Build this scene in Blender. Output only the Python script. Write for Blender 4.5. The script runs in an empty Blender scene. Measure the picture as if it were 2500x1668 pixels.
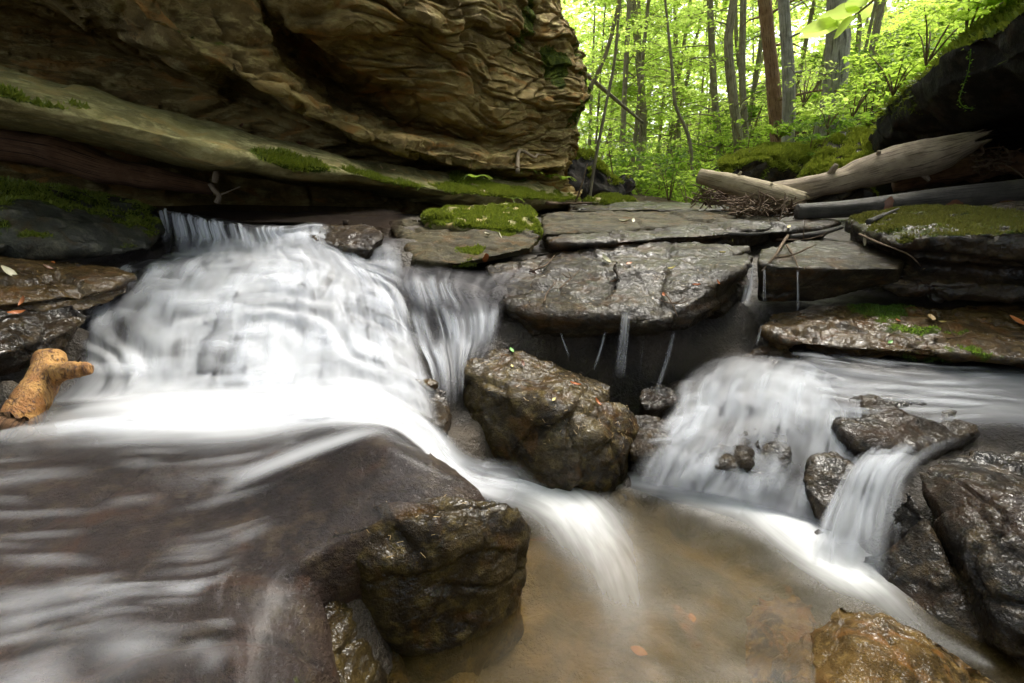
import bpy, bmesh, math, random
import numpy as np
from mathutils import Vector, Matrix, noise as mn

# ------------------------------------------------------------------ camera, sky, sun, exposure
scene = bpy.context.scene
col = scene.collection
CAM_H = 1.45
PITCH = math.radians(17.6)
LENS = 17.0
F = LENS / 36.0 * 2500.0
cam_d = bpy.data.cameras.new('camera')
cam_d.lens = LENS; cam_d.sensor_width = 36.0; cam_d.clip_start = 0.05; cam_d.clip_end = 500
cam = bpy.data.objects.new('camera', cam_d); col.objects.link(cam)
cam.location = (0, 0, CAM_H); cam.rotation_euler = (math.pi / 2 - PITCH, 0, 0)
scene.camera = cam

SUN_EL, SUN_AZ = math.radians(58), math.radians(38)       # azimuth clockwise from +Y
world = bpy.data.worlds.new('World'); scene.world = world
world.use_nodes = True
wn = world.node_tree
sky = wn.nodes.new('ShaderNodeTexSky'); sky.sky_type = 'NISHITA'; sky.sun_disc = False
sky.sun_elevation = SUN_EL; sky.sun_rotation = SUN_AZ
sky.air_density = 0.7; sky.dust_density = 5.0; sky.ozone_density = 0.6
bg = wn.nodes['Background']; bg.inputs['Strength'].default_value = 0.15
hsv = wn.nodes.new('ShaderNodeHueSaturation'); hsv.inputs['Saturation'].default_value = .45      # thin high cloud
wn.links.new(sky.outputs['Color'], hsv.inputs['Color']); wn.links.new(hsv.outputs['Color'], bg.inputs['Color'])
sun_d = bpy.data.lights.new('sun', 'SUN'); sun_d.energy = 1.5; sun_d.angle = math.radians(20); sun_d.color = (1, .95, .84)
sun = bpy.data.objects.new('sun', sun_d); col.objects.link(sun)
sdir = Vector((math.sin(SUN_AZ) * math.cos(SUN_EL), math.cos(SUN_AZ) * math.cos(SUN_EL), math.sin(SUN_EL)))
sun.rotation_euler = (-sdir).to_track_quat('-Z', 'Y').to_euler(); sun.location = sdir * 30
scene.view_settings.view_transform = 'Standard'; scene.view_settings.look = 'None'
scene.view_settings.exposure = 1.85; scene.view_settings.gamma = 1.0; scene.view_settings.use_curve_mapping = False
scene.cycles.use_denoising = True
scene.cycles.use_adaptive_sampling = True; scene.cycles.adaptive_threshold = 0.03
scene.cycles.max_bounces = 6; scene.cycles.diffuse_bounces = 3; scene.cycles.glossy_bounces = 2
scene.cycles.transmission_bounces = 4; scene.cycles.transparent_max_bounces = 20
scene.cycles.caustics_reflective = False; scene.cycles.caustics_refractive = False
scene.cycles.sample_clamp_indirect = 6.0

# ------------------------------------------------------------------ photo pixel -> place
SP, CP_ = math.sin(PITCH), math.cos(PITCH)
def ray(px, py):
    a = 834 - py
    return np.array([px - 1250.0, F * CP_ + a * SP, -F * SP + a * CP_])
def PY(px, py, Y):
    d = ray(px, py); return np.array([d[0] / d[1] * Y, Y, CAM_H + d[2] / d[1] * Y])
def PZ(px, py, z):
    d = ray(px, py); t = (z - CAM_H) / d[2]; return np.array([d[0] * t, d[1] * t, z])
WN = np.array([0.82, -0.573, 0.0]); WP = np.array([-3.1, 3.0, 0.0])        # the plane of the left rock wall
def PW(px, py, d):
    r = ray(px, py); o = np.array([0, 0, CAM_H])
    t = (d + np.dot(WP - o, WN)) / np.dot(r, WN); return o + r * t
def PYs(l): return [PY(*p) for p in l]

# ------------------------------------------------------------------ noise
def _h(ix, iy, iz, seed):
    h = (ix.astype(np.uint32) * np.uint32(374761393) + iy.astype(np.uint32) * np.uint32(668265263)
         + iz.astype(np.uint32) * np.uint32(2147483647) + np.uint32((seed * 1274126177) & 0xffffffff))
    h = (h ^ (h >> np.uint32(13))) * np.uint32(1274126177)
    h = (h ^ (h >> np.uint32(15))) * np.uint32(2246822519)
    return ((h ^ (h >> np.uint32(16))) & np.uint32(0xffffff)).astype(np.float32) / np.float32(0xffffff)
def vn(P, seed=0):
    P = np.asarray(P, np.float32); f = np.floor(P); t = P - f; t = t * t * t * (t * (t * 6 - 15) + 10)
    i = f.astype(np.int64)
    x, y, z = i[:, 0], i[:, 1], i[:, 2]
    r = 0
    for dx in (0, 1):
        wx = t[:, 0] if dx else 1 - t[:, 0]
        for dy in (0, 1):
            wy = t[:, 1] if dy else 1 - t[:, 1]
            for dz in (0, 1):
                wz = t[:, 2] if dz else 1 - t[:, 2]
                r = r + wx * wy * wz * _h(x + dx, y + dy, z + dz, seed)
    return r * 2 - 1
def fbm(P, f=1.0, o=4, seed=0, gain=.5):
    P = np.asarray(P, np.float32) * np.float32(f); s = 0; a = 1.0; n = 0
    for k in range(o):
        s = s + a * vn(P + 17.3 * k, seed + k); n += a; a *= gain; P = P * 2.03
    return s / n
def ridge(P, f=1.0, o=3, seed=0):
    P = np.asarray(P, np.float32) * np.float32(f); s = 0; a = 1.0; n = 0
    for k in range(o):
        s = s + a * (1 - 2 * np.abs(vn(P + 9.1 * k, seed + k))); n += a; a *= .5; P = P * 2.1
    return s / n
def facets(P, f, seed=0, jit=.85):
    """Worley cells: a flat tilted facet per cell; returns (height, distance to the cell edge)"""
    P = np.asarray(P, np.float32) * np.asarray(f, np.float32); B = np.floor(P); n = len(P)
    d1 = np.full(n, 9., np.float32); d2 = d1.copy(); val = np.zeros(n, np.float32)
    for dx in (-1, 0, 1):
        for dy in (-1, 0, 1):
            for dz in (-1, 0, 1):
                c = B + np.array([dx, dy, dz], np.float32); i = c.astype(np.int64)
                h = [_h(i[:, 0], i[:, 1], i[:, 2], seed + k) for k in range(6)]
                q = P - (c + .5 + jit * (np.stack(h[:3], 1) - .5)); d = (q * q).sum(1)
                v = (h[3] - .5) + ((h[4] - .5) * q[:, 0] + (h[5] - .5) * q[:, 1] + (h[0] - h[4]) * q[:, 2]) * 1.1
                m = d < d1; d2 = np.where(m, d1, np.minimum(d2, d)); d1 = np.where(m, d, d1); val = np.where(m, v, val)
    return val, np.sqrt(d2) - np.sqrt(d1)
def sst(a, b, x):
    t = np.clip((x - a) / (b - a), 0, 1); return t * t * (3 - 2 * t)

# ------------------------------------------------------------------ objects
def tag(o, label=None, cat=None, group=None, kind=None):
    if label: o['label'] = label
    if cat: o['category'] = cat
    if group: o['group'] = group
    if kind: o['kind'] = kind
    return o
def link(o, parent=None):
    col.objects.link(o)
    if parent is not None: o.parent = parent
    return o
def empty(name, loc):
    o = bpy.data.objects.new(name, None); o.location = loc; o.empty_display_size = .1; return link(o)
def fattr(me, name, vals):
    a = me.attributes.new(name, 'FLOAT', 'POINT'); a.data.foreach_set('value', np.asarray(vals, np.float32).ravel())
def mesh_np(name, V, faces, mat, smooth=True, attrs=None, origin=None, parent=None, mesh_only=False):
    """faces: int array (n,3) or (n,4)"""
    V = np.asarray(V, np.float32)
    if origin is None:
        lo, hi = V.min(0), V.max(0); origin = np.array([(lo[0] + hi[0]) / 2, (lo[1] + hi[1]) / 2, lo[2]])
    if parent is not None and not mesh_only: origin = np.array(parent.location)
    W = V - np.asarray(origin, np.float32)
    faces = np.asarray(faces, np.int32); n, k = faces.shape
    me = bpy.data.meshes.new(name)
    me.vertices.add(len(W)); me.vertices.foreach_set('co', W.ravel())
    me.loops.add(n * k); me.loops.foreach_set('vertex_index', faces.ravel())
    me.polygons.add(n); me.polygons.foreach_set('loop_start', np.arange(0, n * k, k, dtype=np.int32))
    try: me.polygons.foreach_set('loop_total', np.full(n, k, np.int32))
    except Exception: pass
    me.update(calc_edges=True)
    me.polygons.foreach_set('use_smooth', np.full(n, smooth))
    for kx, v in (attrs or {}).items():
        v = np.asarray(v, np.float32)
        if v.ndim == 2:
            a = me.attributes.new(kx, 'FLOAT_VECTOR', 'POINT'); a.data.foreach_set('vector', v.ravel())
        else: fattr(me, kx, v)
    me.materials.append(mat)
    if mesh_only: return me
    o = bpy.data.objects.new(name, me)
    link(o, parent)
    if parent is None: o.location = origin
    return o
def grid_faces(nr, nc, wrap=False):
    a = np.arange(nr * nc).reshape(nr, nc)
    if wrap: a = np.concatenate([a, a[:, :1]], 1)
    return np.stack([a[:-1, :-1], a[:-1, 1:], a[1:, 1:], a[1:, :-1]], -1).reshape(-1, 4)
def up_faces(V, F):
    n = np.cross(V[F[:, 1]] - V[F[:, 0]], V[F[:, 2]] - V[F[:, 0]]); return F[:, ::-1] if n[:, 2].sum() < 0 else F
def grid_normals(G):
    du = np.gradient(G, axis=1); dv = np.gradient(G, axis=0)
    n = np.cross(du, dv); n /= np.linalg.norm(n, axis=-1, keepdims=True) + 1e-9
    return n
def catmull(pts, n, by_len=True):
    """pts (k,d) -> (n,d) centripetal-ish Catmull-Rom through the points"""
    P = np.asarray(pts, float); k = len(P)
    if k == 2:
        t = np.linspace(0, 1, n)[:, None]; return P[0] * (1 - t) + P[1] * t
    E = np.vstack([2 * P[0] - P[1], P, 2 * P[-1] - P[-2]])
    seg = np.linalg.norm(np.diff(P[:, :3], axis=0), axis=1) + 1e-6 if by_len else np.ones(k - 1)
    c = np.concatenate([[0], np.cumsum(seg)]); c /= c[-1]
    t = np.linspace(0, 1, n); i = np.clip(np.searchsorted(c, t, side='right') - 1, 0, k - 2)
    u = ((t - c[i]) / (c[i + 1] - c[i]))[:, None]
    p0, p1, p2, p3 = E[i], E[i + 1], E[i + 2], E[i + 3]
    s0 = np.concatenate([[seg[0]], seg, [seg[-1]]])
    a, b, d = s0[i][:, None], s0[i + 1][:, None], s0[i + 2][:, None]
    m1 = (p2 - p0) / (a + b) * b; m2 = (p3 - p1) / (b + d) * b
    u2, u3 = u * u, u * u * u
    return (2 * u3 - 3 * u2 + 1) * p1 + (u3 - 2 * u2 + u) * m1 + (-2 * u3 + 3 * u2) * p2 + (u3 - u2) * m2
def loft(rows, nu, nv, by_len=True):
    """rows: list of lists of equal dimension points; -> (nv,nu,d)"""
    A = np.stack([catmull(r, nu, by_len) for r in rows])          # (k,nu,d)
    if isinstance(nv, int):
        c = A[:, nu // 2, :3]
        B = np.stack([catmull(A[:, j], nv, False) for j in range(nu)], 1)
        return B
    out = []                                                       # piecewise linear with given counts
    for k, m in enumerate(nv):
        t = np.linspace(0, 1, m, endpoint=(k == len(nv) - 1))[:, None, None]
        out.append(A[k][None] * (1 - t) + A[k + 1][None] * t)
    return np.concatenate(out)

# ------------------------------------------------------------------ materials
class NG:
    def __init__(s, name):
        s.m = bpy.data.materials.new(name); s.m.use_nodes = True; s.t = s.m.node_tree; s.t.nodes.clear()
        s.out = s.t.nodes.new('ShaderNodeOutputMaterial')
    def n(s, typ, props=None, **inp):
        nd = s.t.nodes.new('ShaderNode' + typ)
        for k, v in (props or {}).items(): setattr(nd, k, v)
        for k, v in inp.items():
            k = k.replace('_', ' ') if not k.startswith('i') or not k[1:].isdigit() else int(k[1:])
            s.set(nd, k, v)
        return nd
    def set(s, nd, k, v):
        if isinstance(v, bpy.types.NodeSocket): s.t.links.new(v, nd.inputs[k])
        elif isinstance(v, bpy.types.Node): s.t.links.new(v.outputs[0], nd.inputs[k])
        else:
            i = nd.inputs[k]
            if isinstance(v, tuple) and len(v) == 3 and i.type == 'RGBA': v = (*v, 1)
            i.default_value = v
    def pos(s): return s.n('NewGeometry').outputs['Position']
    def attr(s, name, out='Fac'):
        return s.n('Attribute', {'attribute_name': name}).outputs[out]
    def noise(s, vec, scale, detail=4, rough=.55, dist=0.0):
        return s.n('TexNoise', None, Vector=vec, Scale=scale, Detail=detail, Roughness=rough, Distortion=dist).outputs['Fac']
    def scl(s, vec, sc): return s.n('VectorMath', {'operation': 'MULTIPLY'}, i0=vec, i1=sc).outputs[0]
    def math(s, op, a, b=0.0, clamp=False):
        return s.n('Math', {'operation': op, 'use_clamp': clamp}, i0=a, i1=b).outputs[0]
    def map(s, v, a, b, c=0.0, d=1.0, smooth=True):
        nd = s.n('MapRange', {'interpolation_type': 'SMOOTHSTEP' if smooth else 'LINEAR'})
        for k, x in zip(('Value', 'From Min', 'From Max', 'To Min', 'To Max'), (v, a, b, c, d)): s.set(nd, k, x)
        return nd.outputs[0]
    def mix(s, f, a, b):
        nd = s.n('Mix', {'data_type': 'RGBA'}); s.set(nd, 0, f); s.set(nd, 6, a); s.set(nd, 7, b); return nd.outputs[2]
    def shader(s, f, a, b):
        nd = s.n('MixShader'); s.set(nd, 0, f); s.set(nd, 1, a); s.set(nd, 2, b); return nd.outputs[0]
    def bump(s, h, strength, dist, prev=None):
        nd = s.n('Bump', None, Strength=strength, Distance=dist, Height=h)
        if prev is not None: s.set(nd, 'Normal', prev)
        return nd.outputs[0]
    def end(s, sh): s.t.links.new(sh.outputs[0] if isinstance(sh, bpy.types.Node) else sh, s.out.inputs['Surface']); return s.m

def rock_mat(name, dark, mid, light, rust=None, rough=(.6, .9), wet=0.0, moss=((.05, .075, .008), (.16, .20, .02)), sc=1.0, bump=1.0, strata=0.0, wetf=1.0, coat_r=.10):
    g = NG(name); p = g.pos()
    if strata: p2 = g.scl(p, (1, 1, strata))
    else: p2 = p
    n1 = g.noise(p2, 1.7 * sc, 5, .6, .6); n2 = g.noise(p2, 7 * sc, 6, .65); n3 = g.noise(p2, 42 * sc, 4, .7); n4 = g.noise(p, 190, 2, .6)
    c = g.mix(g.map(n1, .36, .64), dark, mid)
    c = g.mix(g.map(n2, .47, .68), c, light)
    if rust: c = g.mix(g.map(g.noise(p2, 2.6 * sc, 4, .6, 1.0), .52, .70), c, rust)
    c = g.mix(g.map(n3, .5, .72, 0, .55), c, dark)
    c = g.mix(g.map(n4, .60, .72, 0, .5), c, light)
    ms = g.attr('moss'); mm = g.map(g.math('ADD', ms, g.math('MULTIPLY', g.math('SUBTRACT', g.noise(p, 16, 5, .65), .5), 1.1)), .40, .62)
    mc = g.mix(g.map(g.noise(p, 9, 4, .6), .38, .62), *moss)
    mc = g.mix(g.map(g.noise(p, 90, 3, .7), .42, .68), mc, (moss[0][0] * .45, moss[0][1] * .45, moss[0][2] * .45))
    h = g.math('ADD', g.math('MULTIPLY', n2, .5), g.math('MULTIPLY', n3, .5))
    nb = g.bump(h, .75 * bump, .05)
    nb = g.bump(n4, (.12 if wet else .35) * bump, .008, nb)
    nm = g.bump(g.noise(p, 130, 3, .8), .9, .02, nb)
    r = g.map(g.noise(p, 5, 4, .6), .35, .65, rough[0], rough[1])
    b1 = g.n('BsdfPrincipled', None, Base_Color=c, Roughness=r, Normal=nb)
    b1.inputs['Specular IOR Level'].default_value = .12 if wet else .2
    if wet:
        wv = g.map(g.noise(p, 2.6, 4, .65), .35, .6, wet * .15, wet)
        g.set(b1, 'Coat Weight', wv); b1.inputs['Coat Roughness'].default_value = coat_r; b1.inputs['Coat IOR'].default_value = 1.62
        cn = g.bump(g.noise(p, 22 * wetf, 3, .55, .4), .55, .05); cn = g.bump(g.noise(p, 75 * wetf, 2, .5), .35, .012, cn)
        g.set(b1, 'Coat Normal', cn)
    b2 = g.n('BsdfPrincipled', None, Base_Color=mc, Roughness=.95, Normal=nm)
    b2.inputs['Specular IOR Level'].default_value = .15
    return g.end(g.shader(mm, b1, b2))

M_BOULDER = rock_mat('wet_boulder_rock', (.016, .010, .004), (.062, .041, .012), (.125, .089, .026), rust=(.09, .044, .010), rough=(.35, .6), wet=.46, sc=2.2, bump=1.2)
M_APRON = rock_mat('submerged_brown_rock', (.020, .013, .010), (.045, .030, .022), (.07, .05, .028), rust=(.06, .028, .012), rough=(.45, .7), wet=.12, sc=1.6, bump=1.0)
M_LEDGE = rock_mat('wet_ledge_rock', (.009, .006, .003), (.026, .018, .008), (.058, .043, .020), rust=(.06, .029, .007), rough=(.3, .55), wet=.38, sc=1.4, strata=2.2, bump=1.0)
M_DARK = rock_mat('dark_wet_rock', (.008, .006, .004), (.030, .019, .009), (.070, .047, .021), rust=(.035, .017, .007), rough=(.25, .5), wet=.52, sc=1.8, bump=1.1)
M_OCHRE = rock_mat('ochre_wet_rock', (.03, .018, .006), (.085, .05, .014), (.13, .085, .03), rust=(.10, .045, .010), rough=(.25, .5), wet=.6, sc=2.5)
M_OCHRE2 = rock_mat('amber_wet_rock', (.05, .03, .008), (.14, .08, .02), (.23, .145, .045), rust=(.20, .09, .02), rough=(.25, .5), wet=.45, sc=3.5)
M_SLAB = rock_mat('olive_damp_sandstone', (.16, .14, .055), (.32, .285, .115), (.44, .40, .19), rust=(.34, .25, .09), rough=(.6, .85), sc=1.3, strata=2.0)
M_CLIFF = rock_mat('brown_sandstone_cliff', (.15, .105, .038), (.30, .215, .075), (.44, .36, .15), rust=(.38, .20, .055), rough=(.75, .95), sc=.8, strata=2.6, bump=1.3)
M_OVER = rock_mat('shade_black_overhang_rock', (.008, .007, .006), (.018, .015, .012), (.04, .034, .026), rust=(.03, .016, .008), rough=(.7, .95), sc=1.0, bump=1.2)  # near-black base colour carries the shade of the undercut
M_BED = rock_mat('olive_brown_bed_rock', (.026, .021, .010), (.058, .048, .022), (.10, .085, .042), rust=(.09, .052, .015), rough=(.55, .8), sc=1.6, strata=2.0)
M_GREY = rock_mat('grey_green_rock', (.03, .032, .026), (.065, .066, .05), (.12, .115, .085), rust=(.07, .05, .026), rough=(.4, .7), wet=.35, sc=1.6)
M_SOIL = rock_mat('forest_floor_soil', (.03, .02, .010), (.06, .042, .018), (.10, .07, .03), rust=(.09, .045, .015), rough=(.85, 1), sc=1.5)

def water_mat(name, fu=14, fv=1.6, film_rough=.16, film=(.5, .5, .55), tint=.25, white=(.84, .86, .90), gain=1.0, spread=.55, gloss=.4, body=(.12, .115, .12)):
    g = NG(name)
    fl = g.attr('flow', 'Vector'); foam = g.attr('foam'); edge = g.attr('edge')
    s1 = g.noise(g.scl(fl, (fu, fv, 1)), 1.0, 3, .5, .25); s2 = g.noise(g.scl(fl, (fu * 4.2, fv * 1.8, 1)), 1.0, 2, .5)
    s = g.math('ADD', g.math('MULTIPLY', s1, .86), g.math('MULTIPLY', s2, .14))
    big = g.noise(g.pos(), 2.3, 3, .5, .4)
    s = g.math('ADD', g.math('MULTIPLY', s, .68), g.math('MULTIPLY', big, .32))
    f = g.math('ADD', g.math('MULTIPLY', foam, gain), g.math('MULTIPLY', g.math('SUBTRACT', s, .5), spread * 2.2))
    f = g.map(f, .08, .86)
    # nothing white where the foam value itself is zero
    f = g.math('MULTIPLY', f, g.map(foam, 0.0, .22))
    dif = g.n('BsdfDiffuse', None, Color=white); tr = g.n('BsdfTranslucent', None, Color=white)
    wt = g.shader(.5, dif, tr)
    gl = g.n('BsdfGlossy', None, Color=(1, 1, 1), Roughness=film_rough,
             Normal=g.bump(g.noise(g.scl(fl, (fu * 1.3, fv * 2.0, 1)), 1.0, 3, .5, .3), .35, .02))
    tp = g.n('BsdfTransparent', None, Color=film)
    fr = g.n('Fresnel', None, IOR=1.33)
    clear = g.shader(g.math('MULTIPLY', fr, gloss), tp, gl)
    body = g.n('BsdfDiffuse', None, Color=body)
    clear = g.shader(tint, clear, body)
    sh = g.shader(f, clear, wt)
    sh = g.shader(edge, g.n('BsdfTransparent'), sh)
    return g.end(sh)
M_FALL = water_mat('silky_falling_water', 7, 1.2, .4, tint=.25, gain=1.05, spread=.28, gloss=.6)
M_FILM = water_mat('thin_water_film', 5, 1.8, .34, film=(.80, .78, .78), tint=.08, gain=1.0, spread=.4, gloss=.4)
M_FOAM = water_mat('streaming_foam', 7, .8, .3, film=(.85, .83, .80), tint=.12, gain=1.2, spread=.40)
M_STILL = water_mat('dark_still_water', 5, 1.5, .25, film=(.5, .42, .35), tint=.45, gain=1.0, spread=.4, gloss=.22, body=(.03, .022, .017))
M_VEIL = water_mat('white_water_veil', 16, 1.6, .4, film=(1, 1, 1), tint=0.0, gain=.9, spread=.45, gloss=0.0)
M_TRICKLE = water_mat('thin_trickle_water', 60, 1.5, .15, film=(.92, .92, .93), tint=.02, gain=.7, spread=.8, gloss=.3)
# ------------------------------------------------------------------ water sheets (laid out first: the bed follows them)
SHEETS = {}
BED = []                                                    # points the bed passes under
def sheet(name, rows, nu, nv, mat, label, mode='Y', disp=.012, fu=9, bed=.08, edge=(.12, .12, .06, .06), seed=3, low=.02, by_len=True, billow=None, off=0.0, alpha=1.0):
    """rows: [(px,py,depth or level,foam)...] upstream to downstream"""
    R_ = []
    for r in rows:
        q = []
        for (px, py, d, f) in r:
            p = PY(px, py, d) if mode == 'Y' else PZ(px, py, d)
            q.append([*p, f])
            if bed is not None: BED.append((p[0], p[1], p[2] - bed))
        R_.append(q)
    G = loft(R_, nu, nv, by_len); X = G[..., :3]; foam = np.clip(G[..., 3], 0, 1)
    lu = np.linalg.norm(np.diff(X, axis=1), axis=-1).mean(0); u = np.concatenate([[0], np.cumsum(lu)])
    lv = np.linalg.norm(np.diff(X, axis=0), axis=-1).mean(1); v = np.concatenate([[0], np.cumsum(lv)])
    U, Vv = np.meshgrid(u, v)
    N = grid_normals(X); N[N[..., 2] < 0] *= -1
    fl = np.stack([U + seed * 7.7, Vv, np.zeros_like(U)], -1)
    q = fl.reshape(-1, 3) * np.array([fu, 1.0, 1])
    h = fbm(q, 1.0, 3, seed).reshape(U.shape) * disp + fbm(X.reshape(-1, 3), 3.0, 3, seed + 40).reshape(U.shape) * low
    gt = sst(-.22, .30, fbm(np.stack([U * 2.4 + seed, Vv * 3.4, U * 0], -1).reshape(-1, 3), 1, 2, seed + 60).reshape(U.shape))
    if billow: foam = foam * (.80 + .34 * gt)
    if billow:                                    # steps: flat treads, steep faces, lobed lips
        dz = 0; rise = 0; tv = np.linspace(0, 1, nv)[:, None]
        for K, A, wu, sd, am in ((billow[0], 1.0, 1.6, 0, 2.2), (billow[0] * 1.9, .25, 3.6, 9, 1.6)):
            ph = am * fbm(np.stack([U * wu + seed, Vv * wu * .8, U * 0], -1).reshape(-1, 3), 1, 2, seed + sd).reshape(U.shape)
            s = tv * K + ph; f = s - np.floor(s)
            amp = (.35 + .65 * sst(-.4, .3, fbm(np.stack([U * 2 + 31, Vv * 2, U * 0 + sd], -1).reshape(-1, 3), 1, 2, seed + 17).reshape(U.shape)))
            dz = dz + amp * A * billow[1] / K * (f - sst(.25, .98, f)); rise = np.maximum(rise, amp * A * sst(.35, .6, f) * sst(1.0, .8, f))
        for _ in range(6): dz[1:-1] = dz[1:-1] * .5 + (dz[:-2] + dz[2:]) * .25; dz[:, 1:-1] = dz[:, 1:-1] * .5 + (dz[:, :-2] + dz[:, 2:]) * .25
        win = sst(0, .10, tv) * sst(0, .12, 1 - tv)
        X = X + np.array([0, -.35, 1.0]) * (dz * win)[..., None]
        st = fbm(np.stack([U * 15, Vv * 1.3, U * 0 + seed], -1).reshape(-1, 3), 1, 3, seed + 23).reshape(U.shape)
        foam = np.clip(foam * (1 - rise * win * np.clip(.22 + .75 * st, 0, .7)), 0, 1); h = h + .010 * rise * st
        N = grid_normals(X); N[N[..., 2] < 0] *= -1
    X = X + N * (h[..., None] + off)
    a, b = np.linspace(0, 1, nu)[None, :], np.linspace(0, 1, nv)[:, None]
    wob = fbm(q, .35, 2, seed + 5).reshape(U.shape) * .5
    def fade(t, w): return np.ones_like(U) if w <= 0 else sst(0, 1, t / w * (1 + wob))
    e = alpha * fade(a, edge[0]) * fade(1 - a, edge[1]) * fade(b, edge[2]) * fade(1 - b, edge[3])
    o = mesh_np(name, X.reshape(-1, 3), up_faces(X.reshape(-1, 3), grid_faces(nv, nu)), mat, True, {'foam': foam.ravel(), 'edge': e.ravel(), 'flow': fl.reshape(-1, 3)})
    SHEETS[name] = (X, grid_normals(X), U, Vv, gt)
    return tag(o, label, 'water', kind='structure')

def veils(name, label, of, spec, seed=1, swap=False):
    """soft overlapping tongues of white water lying on a sheet; spec rows: (v0, v1, u_lo, u_hi, count, w_lo, w_hi, arch, alpha)"""
    X, N, U, Vv, gt = SHEETS[of]; nv, nu = U.shape; rg = np.random.default_rng(seed)
    if N[nv // 2, nu // 2, 2] < 0: N = -N
    def samp(A, a, b):
        a = np.clip(a, 0, 1) * (nu - 1.001); b = np.clip(b, 0, 1) * (nv - 1.001); i = a.astype(int); j = b.astype(int); f = (a - i)[..., None]; g = (b - j)[..., None]
        return (A[j, i] * (1 - f) + A[j, i + 1] * f) * (1 - g) + (A[j + 1, i] * (1 - f) + A[j + 1, i + 1] * f) * g
    VV, FF, FO, ED, FL = [], [], [], [], []; o = 0; na, nb = 11, 20
    t, s = np.meshgrid(np.linspace(-1, 1, na), np.linspace(0, 1, nb))
    for (v0, v1, ul, uh, cnt, wl, wh, arch, al) in spec:
        for k in range(cnt):
            uc = rg.uniform(ul, uh); w = rg.uniform(wl, wh); q0 = v0 + rg.normal(0, .022) if v0 is not None else rg.uniform(.16, .97 - v1 * .6); q1 = v1 + rg.normal(0, .03) if v0 is not None else q0 + v1 * rg.uniform(.6, 1.4); dr = rg.normal(0, .25) * w
            aa = uc + w / 2 * t * (1 + .25 * s) + dr * s; bb = q0 + (q1 - q0) * s - .25 * abs(q1 - q0) * t * t * rg.uniform(-.2, .6)
            ar = arch * rg.uniform(.4, 1.3)
            P = samp(X, aa, bb) + samp(N, aa, bb) * (.008 + rg.uniform(0, .012) + ar * (np.sin(np.pi * s ** .7) * .8 + .3) * (1 - t * t))[..., None]
            e = al * rg.uniform(.55, 1.1) * sst(0, 1, 1 - np.abs(t)) * sst(0, .30, s) * sst(0, .55, 1 - s)
            e = e * (.55 + .55 * samp(gt[..., None], aa, bb)[..., 0]) if arch >= .0055 else e
            e = e * (aa > .005) * (aa < .995) * (bb > 0) * (bb < 1)
            VV.append(P.reshape(-1, 3)); FF.append(grid_faces(nb, na) + o); FO.append(np.full(na * nb, .8)); ED.append(np.clip(e, 0, 1).ravel())
            q = [samp(U[..., None], aa, bb)[..., 0] + k * 3.1, samp(Vv[..., None], aa, bb)[..., 0]]
            if swap: q = [q[1] + .35 * q[0], q[0]]
            FL.append(np.stack(q + [t * 0], -1).reshape(-1, 3)); o += na * nb
    V = np.vstack(VV); ob = mesh_np(name, V, np.vstack(FF), M_VEIL, True, {'foam': np.concatenate(FO), 'edge': np.concatenate(ED), 'flow': np.vstack(FL)})
    return tag(ob, label, 'water', kind='structure')

# upper pool under the mossy slab
sheet('upper_pool', [
    [(250, 496, 5.2, 0), (390, 498, 5.2, 0), (560, 500, 5.2, 0), (760, 503, 5.2, 0), (960, 507, 5.3, 0)],
    [(330, 505, 4.5, 0), (450, 510, 4.5, 0), (600, 515, 4.5, 0), (780, 520, 4.5, 0), (990, 525, 4.5, 0)],
    [(370, 514, 4.1, .1), (480, 524, 4.0, .1), (600, 542, 3.8, .1), (760, 545, 3.8, .1), (985, 560, 3.9, 0)]],
    60, 40, M_STILL, 'dark still pool behind the lip of the white cascade', bed=.07, edge=(.05, .05, 0, .02), disp=.003, low=.004)

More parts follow.
